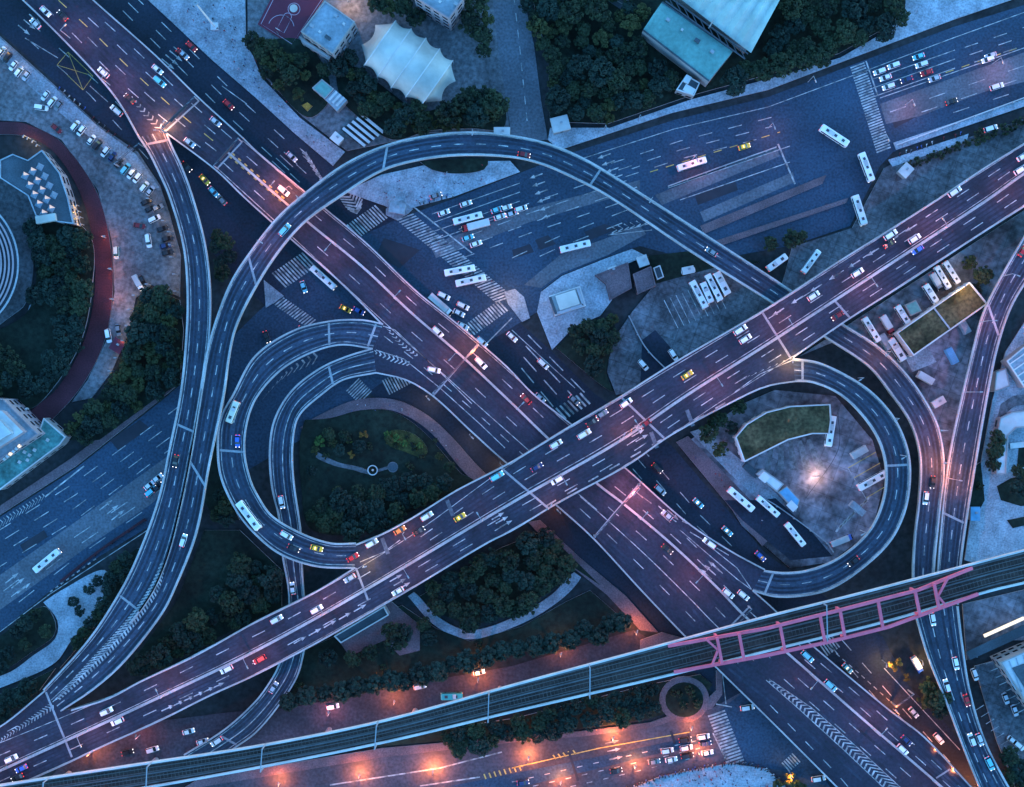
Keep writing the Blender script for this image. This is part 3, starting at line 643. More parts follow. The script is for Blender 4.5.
# --- the upper viaduct from the bottom left to the top right
B_top = [(72, 709), (110, 697), (140, 681), (195, 655), (256, 621), (316, 591), (355, 567)]
B_top2 = [(356, 544), (381, 534), (411, 518), (456, 490), (512, 461), (571, 425), (622, 395), (674, 362), (768, 307), (840, 260), (893, 227), (940, 197), (988, 165), (1024, 143), (1066, 117)]
B_bot1 = [(1066, 181), (1024, 207), (975, 238), (908, 282), (845, 322), (793, 358)]
B_bot2 = [(795, 382), (770, 386), (749, 394), (672, 435), (627, 466), (562, 501), (512, 531), (488, 543), (428, 579), (408, 591), (321, 641), (256, 675), (212, 695), (160, 721), (102, 747), (60, 767), (0, 793), (-40, 811)]
B_med = [(1066, 148), (1024, 172), (986, 199), (880, 269), (768, 342), (686, 394), (617, 441), (512, 501), (364, 589), (256, 649), (150, 700), (70, 737), (0, 769), (-40, 787)]
B_w = [(-40, 743), (0, 726), (45, 690)]
rootB = bridge('viaduct', 'viaduct', 'upper two-way viaduct crossing over everything from bottom left to right edge', (560, 470))
rb = slab_poly(rootB, B_w + [(62, 711)] + B_top + B_top2 + B_bot1 + B_bot2, ZB, 'asphalt_deck', 1.7); z = rb.z
Bt = [(-40, 757), (62, 716), (140, 681), (256, 621), (316, 591), (411, 534), (512, 461), (622, 395), (768, 307), (893, 227), (1024, 143), (1066, 117)]
Bb = [(-40, 811), (60, 767), (160, 721), (256, 675), (408, 591), (512, 531), (627, 466), (720, 404), (793, 358), (908, 282), (1024, 207), (1066, 181)]
Bm = B_med[::-1]
for t in (.14, .26, .42, .56, .74, .86): solid(rb, blend(Bt, Bm, t, 80), z - .03, w=.85, m='worn'); solid(rb, blend(Bm, Bb, t, 80), z - .03, w=.85, m='worn')
for t in (.5,): dashes(rb, blend(Bt[:6], Bm[:6] , t, 40), z, gap=9)
for t in (.34, .66): dashes(rb, blend(Bt[5:], [(411, 562)] + Bm[6:], t, 60), z, gap=8, phase=t * 12); dashes(rb, blend([(411, 562)] + Bm[6:], Bb[4:], t, 60), z, gap=9, phase=t * 10)
for t in (.5,): dashes(rb, blend(Bm[:6], Bb[:5], t, 40), z, gap=9)
dashes(rb, [(546, 506), (640, 452), (730, 400)], z, w=.5, dash=4, gap=4.5)
for t in (.06, .94): solid(rb, blend(Bt, Bm, t, 80), z, w=.25); solid(rb, blend(Bm, Bb, t, 80), z, w=.25)
for i in range(6): arrow(rb, 168 + i * 10, 708 - i * 4.5, -25, z, L=5)
for i in range(5): arrow(rb, 300 + i * 15, 640 - i * 8, -30, z, L=5)
for i in range(3): arrow(rb, 396 + i * 4, 578 + i * 4, -30, z, L=5); arrow(rb, 498 + i * 4, 516 + i * 4, -30, z, L=5); arrow(rb, 634 + i * 4, 428 + i * 5, -30, z, L=5)
for i in range(8): arrow(rb, 778 + i * 19, 312 - i * 12, 147, z, L=5)
for bx, by in ((450, 508), (385, 546), (690, 418), (654, 440)): solid(rb, [(bx - 3, by - 8), (bx + 3, by + 8)], z + .01, w=1.4, m='concrete_road')
solid(rb, [(360, 562), (384, 552), (400, 540)], z); solid(rb, [(793, 360), (760, 374), (735, 392)], z); chevrons(rb, [(742, 380), (790, 359)], [(748, 376), (790, 358)], z, 6)
chevrons(rb, [(-10, 746), (50, 703)], [(-12, 750), (56, 708)], z, 22, w=.3); dashes(rb, [(-40, 752), (0, 735), (45, 712)], z, dash=4, gap=5)
rb.build('roadway', rootB)
parapet(rootB, B_w, -1, ZB); parapet(rootB, B_top, -1, ZB); parapet(rootB, B_top2, -1, ZB); parapet(rootB, B_bot1, -1, ZB); parapet(rootB, B_bot2, -1, ZB)
md = MB(); wall(PP([tuple(a) for a in smooth(B_med, 8)], ZB), .9, .85, 'parapet', md, 1, .03); md.build('median_barrier', rootB)
for a, b in (((46, 692), (72, 757)), ((356, 568), (368, 600)), ((762, 312), (790, 357)), ((834, 300), (850, 318)), ((500, 467), (548, 508)), ((622, 398), (664, 438))): joint(rootB, a, b, ZB, 1.0)
piers(rootB, PP([tuple(a) for a in smooth(B_med[1:], 6)], ZB), 1.65, 32, 1.2, 12)

# --- ramps
def ramp(label, left, right, zk, at, lanes=(.5,), lp=None, rp=None, n=110, joints=(), m='asphalt_ramp', dash=3.4, gap=4.4, lrange=(0, 1), rrange=(0, 1)):
    root = bridge('ramp_bridge', 'ramp', label, at)
    r = ribbon(root, left, right, zk, m, n)
    for t in (.2, .36, .64, .8): r.line(between(r, t, dz=.06), .75, 'worn')
    for t in lanes: r.line(between(r, t), .32, 'paint', dash, gap)
    for t in (.09, .91): r.line(between(r, t), .22, 'paint')
    u = between(r, 0, *lrange, dz=0); v = between(r, 1, *rrange, dz=0)
    parapet(root, u, -1, w=.55); parapet(root, v, 1, w=.55)
    for t in joints:
        i = int(t * (n - 1)); mb = MB(); q = Vector((0, 0, .13)); mb.line([r.L[i].lerp(r.R[i], .03) + q, r.L[i].lerp(r.R[i], .97) + q], .8, 'concrete'); mb.build('expansion_joint', root)
    piers(root, between(r, .5, dz=0), 1.25, 26, .8, 4.5)
    return root, r
C_l = [(52, 701), (90, 665), (130, 622), (152, 591), (167, 556), (180, 506), (191, 451), (200, 394), (207, 352), (217, 317), (232, 280), (256, 244), (278, 217), (300, 197), (343, 165), (386, 145), (431, 135), (473, 132), (512, 135.5), (550, 144), (587, 160), (625, 183), (647, 197), (768, 275), (789, 289), (846, 326), (876, 345), (900, 367), (921, 394), (938, 427), (944, 467), (940, 507), (934, 569), (934, 602)]
C_r = [(62, 711), (95, 689), (125, 662), (162, 615), (175, 590), (197, 534), (210, 466), (225, 394), (230, 357), (237, 327), (258, 285), (281, 250), (306, 222), (338, 199), (381, 172), (418, 161), (461, 156), (512, 158), (542, 165), (572, 178), (608, 197), (687, 250), (768, 301), (828, 340), (868, 367), (890, 394), (910, 424), (919, 457), (918, 499), (914, 534), (912, 574), (914, 604)]
rootC, rc = ramp('long ramp sweeping over the top of the interchange past the white tent', C_l, C_r, [(0, 14), (.56, 14), (.74, 7.6), (1, 7.5)], (480, 145), n=260, joints=(.19, .455, .335, .6), lrange=(.075, 1))
D_l = [(140, 137), (150, 152), (160, 172), (171, 197), (185, 247), (189, 297), (187, 347), (182, 394), (172, 444), (160, 499), (140, 554), (122, 591), (90, 640), (45, 690)]
D_r = [(165, 131), (172, 148), (181, 167), (192, 197), (205, 247), (210, 297), (208, 345), (201, 394), (191, 451), (180, 506), (167, 556), (152, 591), (130, 622), (90, 665), (52, 701)]
rootD, rd_ = ramp('ramp curving down the left beside the car park to the lower left', D_l, D_r, [(0, 7), (.05, 7), (.42, 14), (1, 14)], (195, 300), n=130, joints=(.02, .5, .8), rrange=(0, .8))
chevrons(rc, [(52, 702), (88, 662), (126, 620), (150, 586), (161, 562)], [(60, 700), (98, 666), (136, 624), (158, 592), (166, 564)], 14.12, 46, w=.5)
F_l = [(383, 325), (363, 321), (331, 322), (293, 332), (256, 357), (235, 394), (222, 419), (219, 444), (222, 476), (237, 509), (256, 533), (281, 553), (316, 565), (355, 567)]
F_r = [(373, 348), (341, 344), (311, 352), (281, 369), (256, 397), (246, 424), (244, 454), (250, 481), (256, 494), (271, 516), (301, 534), (331, 544), (356, 544)]
rootF, rf = ramp('outer loop ramp around the garden from the straight viaduct to the upper one', F_l, F_r, [(0, 7), (.1, 7.2), (.75, 13.4), (1, 14)], (222, 444), n=130, joints=(.13, .02, .55))
G_l = [(373, 349.5), (348, 357), (321, 369), (293, 391), (276, 419), (271, 449), (273, 486), (280, 516), (284, 556), (290, 591), (289, 630), (280, 665), (271, 682), (256, 702), (225, 730), (185, 755)]
G_r = [(376, 372), (343, 379), (321, 394), (298, 416), (292, 444), (293, 481), (300, 531), (301, 561), (303, 591), (306, 625), (303, 652), (296, 677), (278, 705), (256, 731), (237, 745), (206, 766)]
rootG, rg = ramp('inner loop ramp dipping under the outer loop down to the tree-lined street', G_l, G_r, [(0, 7), (.4, 6), (.75, 5), (1, .35)], (283, 470), n=130, lanes=(.55,), dash=300, gap=1, joints=(.1, .93))
H_l = [(793, 358), (818, 362), (850, 377), (874, 394), (895, 419), (908, 451), (910, 481), (904, 514), (888, 544), (855, 574), (828, 590), (803, 596), (775, 597), (752, 591)]
H_r = [(795, 382), (812, 383), (838, 394), (860, 414), (878, 441), (885, 469), (882, 501), (868, 531), (840, 556), (810, 569), (785, 572), (764, 570)]
rootH, rh = ramp('right-hand loop ramp around the stained bus yard', H_l, H_r, [(0, 14), (.1, 13.8), (.9, 7.2), (1, 7)], (897, 470), n=130, joints=(.03, .42, .97))
I_l = [(1060, 175), (1024, 238), (1000, 280), (983, 315), (973, 352), (963, 394), (952, 444), (945, 489), (938, 569), (936, 604)]
I_r = [(1066, 225), (1024, 282), (1008, 310), (995, 350), (986, 394), (975, 457), (965, 519), (959, 564), (956, 604)]
rootI, ri = ramp('ramp along the right edge coming down past the pale plaza', I_l, I_r, [(0, 8), (1, 7.5)], (985, 340), n=90, joints=(.33, .8))
K_l = [(914, 606), (918, 622), (928, 655), (948, 705), (965, 750), (980, 787), (998, 830)]
K_r = [(956, 606), (960, 640), (968, 690), (983, 740), (1007, 787), (1032, 830)]
rootK, rk = ramp('ramp heading south from under the railway at the bottom right', K_l, K_r, [(0, 7.5), (1, 7.5)], (955, 690), n=60, lanes=(.34, .7))

# --- railway
J_u = [(-40, 791), (0, 784), (125, 765), (256, 745), (381, 720), (512, 684), (642, 649), (768, 615), (864, 591), (1024, 549), (1066, 538)]
J_d = [(-40, 822), (40, 805), (150, 787), (256, 768), (386, 742), (512, 712), (662, 677), (768, 651), (888, 621), (990, 591), (1024, 583), (1066, 572)]
rootJ = bridge('railway_viaduct', 'railway viaduct', 'dark double-track railway viaduct with white side walls crossing the bottom', (590, 680))
rj = ribbon(rootJ, J_u, J_d, [(0, ZJ), (1, ZJ)], 'ballast', n=100, thick=1.6)
for tc in (.32, .68):
    p_ = between(rj, tc, dz=.1); L_ = 0; nx_ = 0
    for a, b in zip(p_, p_[1:]):
        d = b - a; u = d.normalized(); v = Vector((-u.y, u.x, 0)) * 1.3; s_ = nx_ - L_
        while s_ < d.length:
            c = a + u * s_; rj.face([c - v - u * .14, c - v + u * .14, c + v + u * .14, c + v - u * .14][::-1] if False else [c - v - u * .14, c - v * -1 - u * .14, c + v + u * .14, c - v + u * .14], 'sleeper'); s_ += 1.3; nx_ += 1.3
        L_ += d.length
rj.build('track_bed', rootJ)
for t in (.24, .40, .60, .76):
    mb = MB(); mb.line(between(rj, t, dz=.22), .26, 'rail'); mb.build('rail', rootJ)
for t in (.14, .50, .86):
    mb = MB(); p = between(rj, t, dz=.03); wall(p, .5, .3, 'fascia_dark', mb, 1, 0); mb.build('cable_duct', rootJ)
for pts, s in ((between(rj, 0, dz=0), -1), (between(rj, 1, dz=0), 1)):
    wall(pts, .55, 1.5, 'white_wall', side=s).build('side_wall', rootJ)
piers(rootJ, between(rj, .5, dz=0), 1.6, 30, 1.0, 5)
GAN = []
def road_gantry(label, a, b, z, sign=True, lit=None, name='sign_gantry', hgt=6.0, base=None, group=None):
    pa, pb = P(*a, z), P(*b, z); mid = (pa + pb) / 2
    root = empty(name, (mid.x, mid.y, z)); tag(root, label, 'gantry', group)
    for p in (pa, pb):
        mb = MB(); mb.box((p.x, p.y, z), (.45, .45, hgt), 'grey_metal', math.atan2((pb - pa).y, (pb - pa).x)); mb.build('post', root)
    mb = MB(); d = (pb - pa); up = Vector((0, 0, hgt)); n = Vector((-d.y, d.x, 0)).normalized() * .22
    mb.bar(pa + up + n, pb + up + n, .16, 'dark_metal'); mb.bar(pa + up - n, pb + up - n, .16, 'dark_metal')
    k = max(3, int(d.length / 2))
    for i in range(k): mb.bar(pa + up + d * (i / k) + n, pa + up + d * ((i + 1) / k) - n, .1, 'grey_metal')
    beam = mb.build('beam', root)
    if sign:
        mb = MB(); c = pa.lerp(pb, .5) + Vector((0, 0, hgt - .7)); e = d.normalized() * min(4, d.length * .3)
        mb.bar(c - e, c + e, .25, 'dark_metal', 2.2); mb.build('sign_board', beam)
    return root
for a, b, lab in (((166, 133), (199, 101), 'grey gantry across the straight viaduct at the orange-lit ramp split'), ((218, 169), (242, 142), 'grey gantry across the straight viaduct between ramp split and upper loop'),
        ((434, 393), (479, 346), 'grey gantry across the straight viaduct lit orange beside the wide crossing'), ((594, 535), (638, 484), 'grey gantry across the straight viaduct just past the upper viaduct'),
        ((706, 652), (748, 606), 'grey gantry across the straight viaduct right before the pink truss')): road_gantry(lab, a, b, ZA + .05)
for a, b, lab in (((144, 147), (120, 167), 'pale gantry over the ground road left of the ramp split'), ((891, 702), (908, 690), 'short gantry lit orange over the road right of the straight viaduct')):
    road_gantry(lab, a, b, .2, sign=False, hgt=6)
for i, (x, nm) in enumerate(((47, 'lower left corner'), (157, 'street-level ramp foot'), (266, 'left end of the tree row'), (384, 'middle of the tree row'), (489, 'turquoise bus'), (592, 'dark shrubs'), (826, 'pink truss cross-beams'))):
    t = (x + 40) / 1106
    i0 = min(range(100), key=lambda q: abs(rj.L[q].x - P(x, 0, ZJ).x)); n_ = Vector((0, 0, .05))
    pa = rj.L[i0].lerp(rj.R[i0], .02) + n_; pb = rj.L[i0].lerp(rj.R[i0], .98) + n_
    root = empty('overhead_line_gantry', ((pa.x + pb.x) / 2, (pa.y + pb.y) / 2, ZJ)); tag(root, f'pale overhead line gantry across the railway by the {nm}', 'gantry', 'overhead line gantries along the railway')
    for p in (pa, pb):
        mb = MB(); mb.box((p.x, p.y, ZJ + .02), (.35, .35, 6.5), 'grey_metal', .25); mb.build('mast', root)
    mb = MB(); up = Vector((0, 0, 6.3)); mb.bar(pa + up, pb + up, .32, 'grey_metal'); mb.build('cross_beam', root)
# pink truss
rootT = empty('steel_truss', P(822, 624, ZJ)); tag(rootT, 'pink painted steel truss frame standing over the railway above the wide viaduct', 'truss')
ZT = ZJ + 6
U = lambda x, y: P(x, y, ZT)
up_c = [(668, 646), (768, 628), (840, 610), (918, 590), (972, 568)]; lo_c = [(674, 672), (768, 655), (828, 642), (888, 627), (978, 594)]
for pts in (up_c, lo_c):
    mb = MB(); q = [U(*p) for p in pts]
    base = P(*pts[0], ZJ); q[0] = P(*pts[0], ZJ + 1.2); q[-1] = P(*pts[-1], ZJ + 1.2)
    for a, b in zip(q, q[1:]): mb.bar(a, b, 1.05, 'pink_steel', 1.0)
    mb.build('chord', rootT)
def on(pts, x):
    for a, b in zip(pts, pts[1:]):
        if a[0] <= x <= b[0]: t = (x - a[0]) / (b[0] - a[0]); return (x, a[1] + (b[1] - a[1]) * t)
for x in (717, 739, 780, 820, 840, 878, 915, 934):
    mb = MB(); mb.bar(U(*on(up_c, x)), U(*on(lo_c, x + 5)), .95, 'pink_steel', .9); mb.build('cross_beam', rootT)
for a, b, c, d in ((704, 717, 722, 717), (948, 936, 938, 950)):
    for s, e in (((up_c, a), (lo_c, b)), ((lo_c, d - 6), (up_c, c))):
        pass
for s, e in ((on(up_c, 706), (718, 650)), ((718, 650), on(lo_c, 712)), (on(up_c, 948), (938, 596)), ((938, 596), on(lo_c, 946))):
    mb = MB(); mb.bar(U(*s), U(*e), .7, 'pink_steel', .7); mb.build('brace', rootT)
for x in (717, 780, 840, 915):
    for pts, dx in ((up_c, 0), (lo_c, 5)):
        p = on(pts, x + dx); mb = MB(); a = U(*p); mb.bar((a.x, a.y, ZJ + 1.45), a - Vector((0, 0, .6)), .8, 'pink_steel'); mb.build('post', rootT)
rc.build('roadway', rootC); rd_.build('roadway', rootD); rf.build('roadway', rootF); rg.build('roadway', rootG); rh.build('roadway', rootH); ri.build('roadway', rootI); rk.build('roadway', rootK)
# ================================================================== buildings
def thing(name, at, label, cat, z=0.0, group=None):
    r = empty(name, P(at[0], at[1], z)); return tag(r, label, cat, group)
def shrink(w, d):
    """inset a polygon of 2D vectors by d metres"""
    q = [Vector((p[0], p[1])) for p in w]
    if area2(q) < 0: q.reverse()
    out = []; n = len(q)
    for i in range(n):
        a, b, c = q[i - 1], q[i], q[(i + 1) % n]
        t1 = (b - a).normalized(); t2 = (c - b).normalized(); n1 = Vector((-t1.y, t1.x)); n2 = Vector((-t2.y, t2.x))
        m = (n1 + n2); m = m / max(m.dot(n1), .3); out.append(b + m * d)
    return out
def block(root, pts, h, wallm='wall_paint', roofm='roof_grey', par=0.5, base=0.0, parm=None, windows=True, nm='roof'):
    """flat-roofed building: walls with a row of window bands, roof slab, parapet"""
    w = [(v.x, v.y) for v in PP(pts, base + h)]
    mb = MB(); mb.prism(w, base - .05, base + h - .02, wallm, bottom=False); mb.build('wall', root)
    mb = MB(); mb.prism(shrink(w, .35), base + h - .3, base + h + .03, roofm, bottom=False); mb.build(nm, root)
    if par:
        q = shrink(w, 0.0); qi = shrink(w, .4); mb = MB(); n = len(q)
        for i in range(n):
            j = (i + 1) % n
            A, B, Ci, Di = q[i], q[j], qi[j], qi[i]; z0, z1 = base + h - .05, base + h + par
            mb.face([(A.x, A.y, z0), (B.x, B.y, z0), (B.x, B.y, z1), (A.x, A.y, z1)], parm or wallm)
            mb.face([(A.x, A.y, z1), (B.x, B.y, z1), (Ci.x, Ci.y, z1), (Di.x, Di.y, z1)], parm or wallm)
            mb.face([(Ci.x, Ci.y, z0), (Di.x, Di.y, z0), (Di.x, Di.y, z1), (Ci.x, Ci.y, z1)], parm or wallm)
        mb.build('parapet', root)
    if windows and h > 3.5:
        q = shrink(w, -.04); n = len(q); st = max(1, int(h / 3.4))
        for i in range(n):
            j = (i + 1) % n; e = q[j] - q[i]
            if e.length < 4: continue
            mb = MB()
            for f in range(st):
                zb = base + 1.0 + f * 3.4; k = max(1, int(e.length / 3))
                for c in range(k):
                    a = q[i] + e * ((c + .2) / k); b = q[i] + e * ((c + .8) / k)
                    mb.face([(a.x, a.y, zb), (b.x, b.y, zb), (b.x, b.y, zb + 1.5), (a.x, a.y, zb + 1.5)], 'glass')
            mb.build('window', root)
    DECKS.append((w, 50, root.name))
def roofbox(root, px, py, size, z, ang=0, m='grey_metal', name='roof_unit'):
    root = next((c for c in root.children if c.name.split('.')[0] in ('roof', 'planted_roof')), root)
    p = P(px, py, z); mb = MB(); mb.box((p.x, p.y, z - .02), size, m, R(-ang)); mb.build(name, root)

# sports court
t = thing('sports_court', (292, 24), 'maroon basketball court with pale markings beside the grey flat-roofed hall', 'court')
mb = MB(); q = PP([(273, -4), (258, 25), (293, 47), (327, -4)], 0); zc = 0.75; mb.prism(q, -.05, zc, 'concrete', 'court', bottom=False)
def cl(pts, w=.22): mb.line(PP(pts, zc + .04), w, 'court_paint')
cl([(275, -4), (261, 24), (292, 44), (324, -4)]); cl([(267, 8), (306, 26)]) if False else None
def arc(cx, cy, r, a0, a1, n=18): return [(cx + r * math.cos(R(a0 + (a1 - a0) * i / n)), cy + r * math.sin(R(a0 + (a1 - a0) * i / n))) for i in range(n + 1)]
cl(arc(281, 28, 13, 200, 352)); cl([(284, 15), (291, 19), (284, 33), (277, 29), (284, 15)]); cl(arc(287.5, 17, 4, 200, 380)); cl(arc(294, 9, 6, 0, 360)); cl([(270, -3), (318, 20)]) if False else None
p = PP(arc(294, 9, 4, 0, 340), 0); mb.sheet([(v.x, v.y, zc + .06) for v in p], 'membrane')
mb.build('court_surface', t)
hp = P(279, 35, 0); mb = MB(); mb.cyl((hp.x, hp.y, zc), .12, .1, 3.2, 'grey_metal', 8); mb.build('hoop_post', t)
mb = MB(); mb.box((hp.x + .4, hp.y + .8, zc + 2.7), (1.8, .08, 1.1), 'white_wall', R(-30)); mb.build('backboard', t)
DECKS.append(([(v.x, v.y) for v in q], 50, 'court'))
t = thing('sports_hall', (328, 27), 'grey flat-roofed square hall between the maroon court and the white tent', 'building')
block(t, [(325, 1), (355, 22), (333, 54), (301, 32)], 11, roofm='roof_grey', par=.6)
for px, py in ((351, 30), (346, 38), (341, 46)): roofbox(t, px + 3, py + 2, (1.6, 1.6, 1.4), 3.0, 35)
t = thing('annex_block', (318, 50), 'pale low annex along the lower side of the grey square hall', 'building')
block(t, [(299, 36), (304, 39), (331, 57), (329, 60), (302, 43)], 4, roofm='roof_pale', par=.3)

# the white tent hall
t = thing('tent_hall', (410, 64), 'big white tensile tent with scalloped edges between trees', 'tent')
A0, A1 = Vector((380, 43)), Vector((437, 83)); ax = (A1 - A0).normalized(); nx = Vector((ax.y, -ax.x))   # nx points to the upper right
def tent_pt(u, v):
    # u along 0..1, v across -1..1 ; four bays with scallops
    half = 27.5 + 3.0 * math.sin(u * math.pi); bay = abs(math.sin(u * 4 * math.pi)); 
    c = A0 + (A1 - A0) * u
    ev = abs(v); hgt = 4.2 + 7.8 * math.cos(ev * math.pi / 2 * .98) ** .8 if ev < 1 else 4.2
    sag = bay * (1.1 * (1 - ev) * .35)
    w = half - 3.2 * bay * ev ** 3
    p = c + nx * (w * v); return P(p.x, p.y, hgt - sag)
mb = MB(); mb.grid([[tent_pt(u / 48, v / 16 - 1) for v in range(33)] for u in range(49)], 'membrane', flip=True); mb.build('roof_membrane', t, True)
for e, u in ((-1, 0), (1, 1)):       # curved end awnings
    rows = []
    for i in range(9):
        row = []
        for j in range(25):
            v = j / 12 - 1; p0 = tent_pt(u, v); s = i / 8
            av_ = abs(v); reach = (9.5 + 4.5 * (av_ / .5) ** 2 if av_ < .5 else 14 * (1 - (av_ - .5) / .5) ** 1.15) + .3
            c = A0 + (A1 - A0) * u + ax * e * reach * s + nx * ((27.5 * (1 - .12 * s)) * v)
            z = p0.z * (1 - s) + 3.6 * s - 1.0 * math.sin(s * math.pi); row.append(P(c.x, c.y, z - .03))
        rows.append(row)
    mb = MB(); mb.grid(rows, 'membrane', flip=(e > 0)); mb.build('end_awning', t, True)
for k in range(5):
    mb = MB(); pts = [tent_pt(k / 4, j / 10 - 1) + Vector((0, 0, .06)) for j in range(21)]
    for a, b in zip(pts, pts[1:]): mb.bar(a, b, .35, 'white_wall', .3)
    mb.build('arch_rib', t)
    for v in (-1, 1):
        p = tent_pt(k / 4, v); mb = MB(); mb.cyl((p.x, p.y, 0), .25, .2, p.z, 'grey_metal', 8); mb.build('post', t)
DECKS.append(([(v.x, v.y) for v in PP([(362, 22), (396, 18), (431, 37), (458, 60), (443, 102), (421, 108), (391, 87), (361, 66)], 5)], 50, 'tent'))
t = thing('classroom_block', (440, 0), 'grey roofed building with lit lower edge at the top border', 'building')
block(t, [(412, -40), (470, -40), (463, 0), (449, 19), (414, -3)], 14, roofm='roof_grey', wallm='stone_warm', par=.6)
t = thing('low_shelter', (330, 94), 'small low building half teal and half grey-striped below the grove', 'building')
block(t, [(312, 88), (322, 79), (334, 89), (325, 99)], 4.5, roofm='teal_sheet', par=.2); 
w = [(v.x, v.y) for v in PP([(325.5, 99.5), (334.5, 89.5), (347, 100), (337, 111)], 4)]; mb = MB(); mb.prism(w, 0, 4.0, 'wall_paint', 'roof_grey', bottom=False); mb.build('rear_wing', t)
for i in range(3): 
    a = P(329 + i * 3.6, 100 + i * 3, 4.1); b = P(337 + i * 3.6, 91.5 + i * 3, 4.1); mb = MB(); mb.bar(a, b, .9, 'roof_pale', .25); mb.build('roof_ridge', t)
for i in range(5):
    a = Vector((343 + i * 4.6, 128 - i * 3.4)); b = a + Vector((22, 18)); nrm = Vector((.63, -.77)) * 1.4
    t = thing('bicycle_shelter', tuple((a + b) / 2), f'long pale bicycle shelter roof on the top plaza, {("nearest", "second nearest", "third nearest", "fourth nearest", "farthest")[i]} to the white kiosk', 'shelter', .3, 'bicycle shelters on the top plaza')
    q = PP([tuple(a - nrm), tuple(b - nrm), tuple(b + nrm), tuple(a + nrm)], 2.6); mb = MB(); mb.prism([(v.x, v.y) for v in q], 2.5, 2.62, 'roof_pale'); mb.build('roof', t)
    for e in (.1, .5, .9):
        p = P(*(a + (b - a) * e), .3); mb = MB(); mb.cyl((p.x, p.y, .25), .08, .08, 2.3, 'grey_metal', 6); mb.build('post', t)
    mb = MB(); 
    for j in range(14):
        p = P(*(a + (b - a) * ((j + .5) / 14)), .3); mb.bar((p.x - .5, p.y - .6, .6), (p.x + .5, p.y + .6, .9), .12, 'dark_metal'); mb.cyl((p.x - .5, p.y - .6, .62), .32, .32, .06, 'tyre', 8, 'y'); mb.cyl((p.x + .5, p.y + .6, .62), .32, .32, .06, 'tyre', 8, 'y')
    mb.build('parked_bicycles', t)['kind'] = 'stuff'
def kiosk(px, py, size, h, ang, label, roofm='roof_pale', z=.3, cat='kiosk', over=.25):
    t = thing('kiosk', (px, py), label, cat, z); p = P(px, py, z); a = R(-ang)
    mb = MB(); mb.box((p.x, p.y, z - .1), (size[0], size[1], h), 'wall_paint', a); mb.build('wall', t)
    mb = MB(); mb.box((p.x, p.y, z + h - .1), (size[0] + over * 2, size[1] + over * 2, .3), roofm, a, .96); mb.build('roof', t)
    d = Vector((math.cos(a - math.pi / 2), math.sin(a - math.pi / 2), 0)); q = p + d * (size[1] / 2 + .03)
    mb = MB(); mb.box((q.x, q.y, z), (1.0, .1, 2.0), 'dark_metal', a); mb.build('door', t)
    mb = MB(); mb.box((p.x + .3, p.y + .4, z + h + .18), (.9, .7, .5), 'grey_metal', a); mb.build('roof_unit', t)
    DECKS.append(([(p.x + sx * size[0] * .6, p.y + sy * size[1] * .6) for sx, sy in ((-1, -1), (1, -1), (1, 1), (-1, 1))], 50, 'k')); return t
kiosk(338, 140, (3.6, 2.8), 3, 40, 'small white kiosk on the top plaza beside the bicycle shelters', 'white_wall')
kiosk(560, 126, (6, 5), 3.5, -14, 'square pale gatehouse beside the school road above the long ramp', 'roof_pale')
kiosk(502, 134, (5.4, 3.2), 3, 0, 'pale blue roofed hut half beneath the top of the long ramp', 'roof_pale')
kiosk(642, 262, (3.4, 3.4), 3, -20, 'small pale-roofed cube between brick yard and avenue', 'roof_pale'); kiosk(612, 271, (2.6, 2), 3, -20, 'tiny white hut on the dark brick yard', 'white_wall')
kiosk(687, 271, (3.8, 2.2), 3, -12, 'white hut on the strip between avenue and bus yard', 'white_wall'); kiosk(903, 172, (4.2, 3.4), 3.4, -48, 'white square gatehouse between crosswalk and bus station yard', 'white_wall')
kiosk(398, 209, (5.4, 3.6), 3, 10, 'pale blue shelter on the crossing island below the round plaza', 'roof_grey'); kiosk(120, 346, (4.2, 4.2), 2.8, 30, 'dark red square canopy beside the curved running path', 'court')
kiosk(936, 402, (4.4, 2.2), 3, -30, 'white flat hut between the two right-hand ramps', 'white_wall'); kiosk(972, 513, (3, 4.6), 3, 0, 'pale blue hut right of the right-hand ramp', 'tarp_blue')
t = thing('small_house', (688, 87), 'small white house with terrace below the teal roof', 'building')
block(t, [(676, 90), (686, 75), (700, 83), (694, 96)], 5, roofm='roof_dark', par=.5, parm='white_wall'); roofbox(t, 687, 80, (2.2, 2.6, 1.4), 5, 30, 'white_wall'); roofbox(t, 689, 90, (4, 2.4, .8), 5, 30, 'white_wall', 'terrace_canopy')
# teal hall + membrane hall
t = thing('teal_hall', (688, 42), 'long teal sheet-metal roofed hall among dark trees', 'building')
q = [(662, 2), (733, 51), (709, 81), (643, 30)]
w = [(v.x, v.y) for v in PP(q, 9)]; mb = MB(); mb.prism(w, 0, 8.9, 'wall_paint', bottom=False); mb.build('wall', t)
a, b, c, d = PP(q, 9); mid1, mid2 = (a + d) / 2 + Vector((0, 0, 1.1)), (b + c) / 2 + Vector((0, 0, 1.1))
mb = MB(); mb.face((a, mid1, mid2, b), 'teal_sheet'); mb.face((mid1, d, c, mid2), 'teal_sheet'); mb.face((a, d, mid1), 'teal_sheet'); mb.face((b, mid2, c), 'teal_sheet')
for i in range(1, 24):
    e = i / 24; u = Vector((0, 0, .08))
    mb.bar(a.lerp(b, e) + u, mid1.lerp(mid2, e) + u, .22, 'teal_sheet', .2); mb.bar(d.lerp(c, e) + u, mid1.lerp(mid2, e) + u, .22, 'teal_sheet', .2)
mb.build('roof', t)
mb = MB(); mb.bar(d, c, .5, 'roof_dark'); mb.build('gutter', t); mb = MB(); mb.bar(a, b, .5, 'roof_dark'); mb.build('gutter', t)
DECKS.append((w, 50, 'teal'))
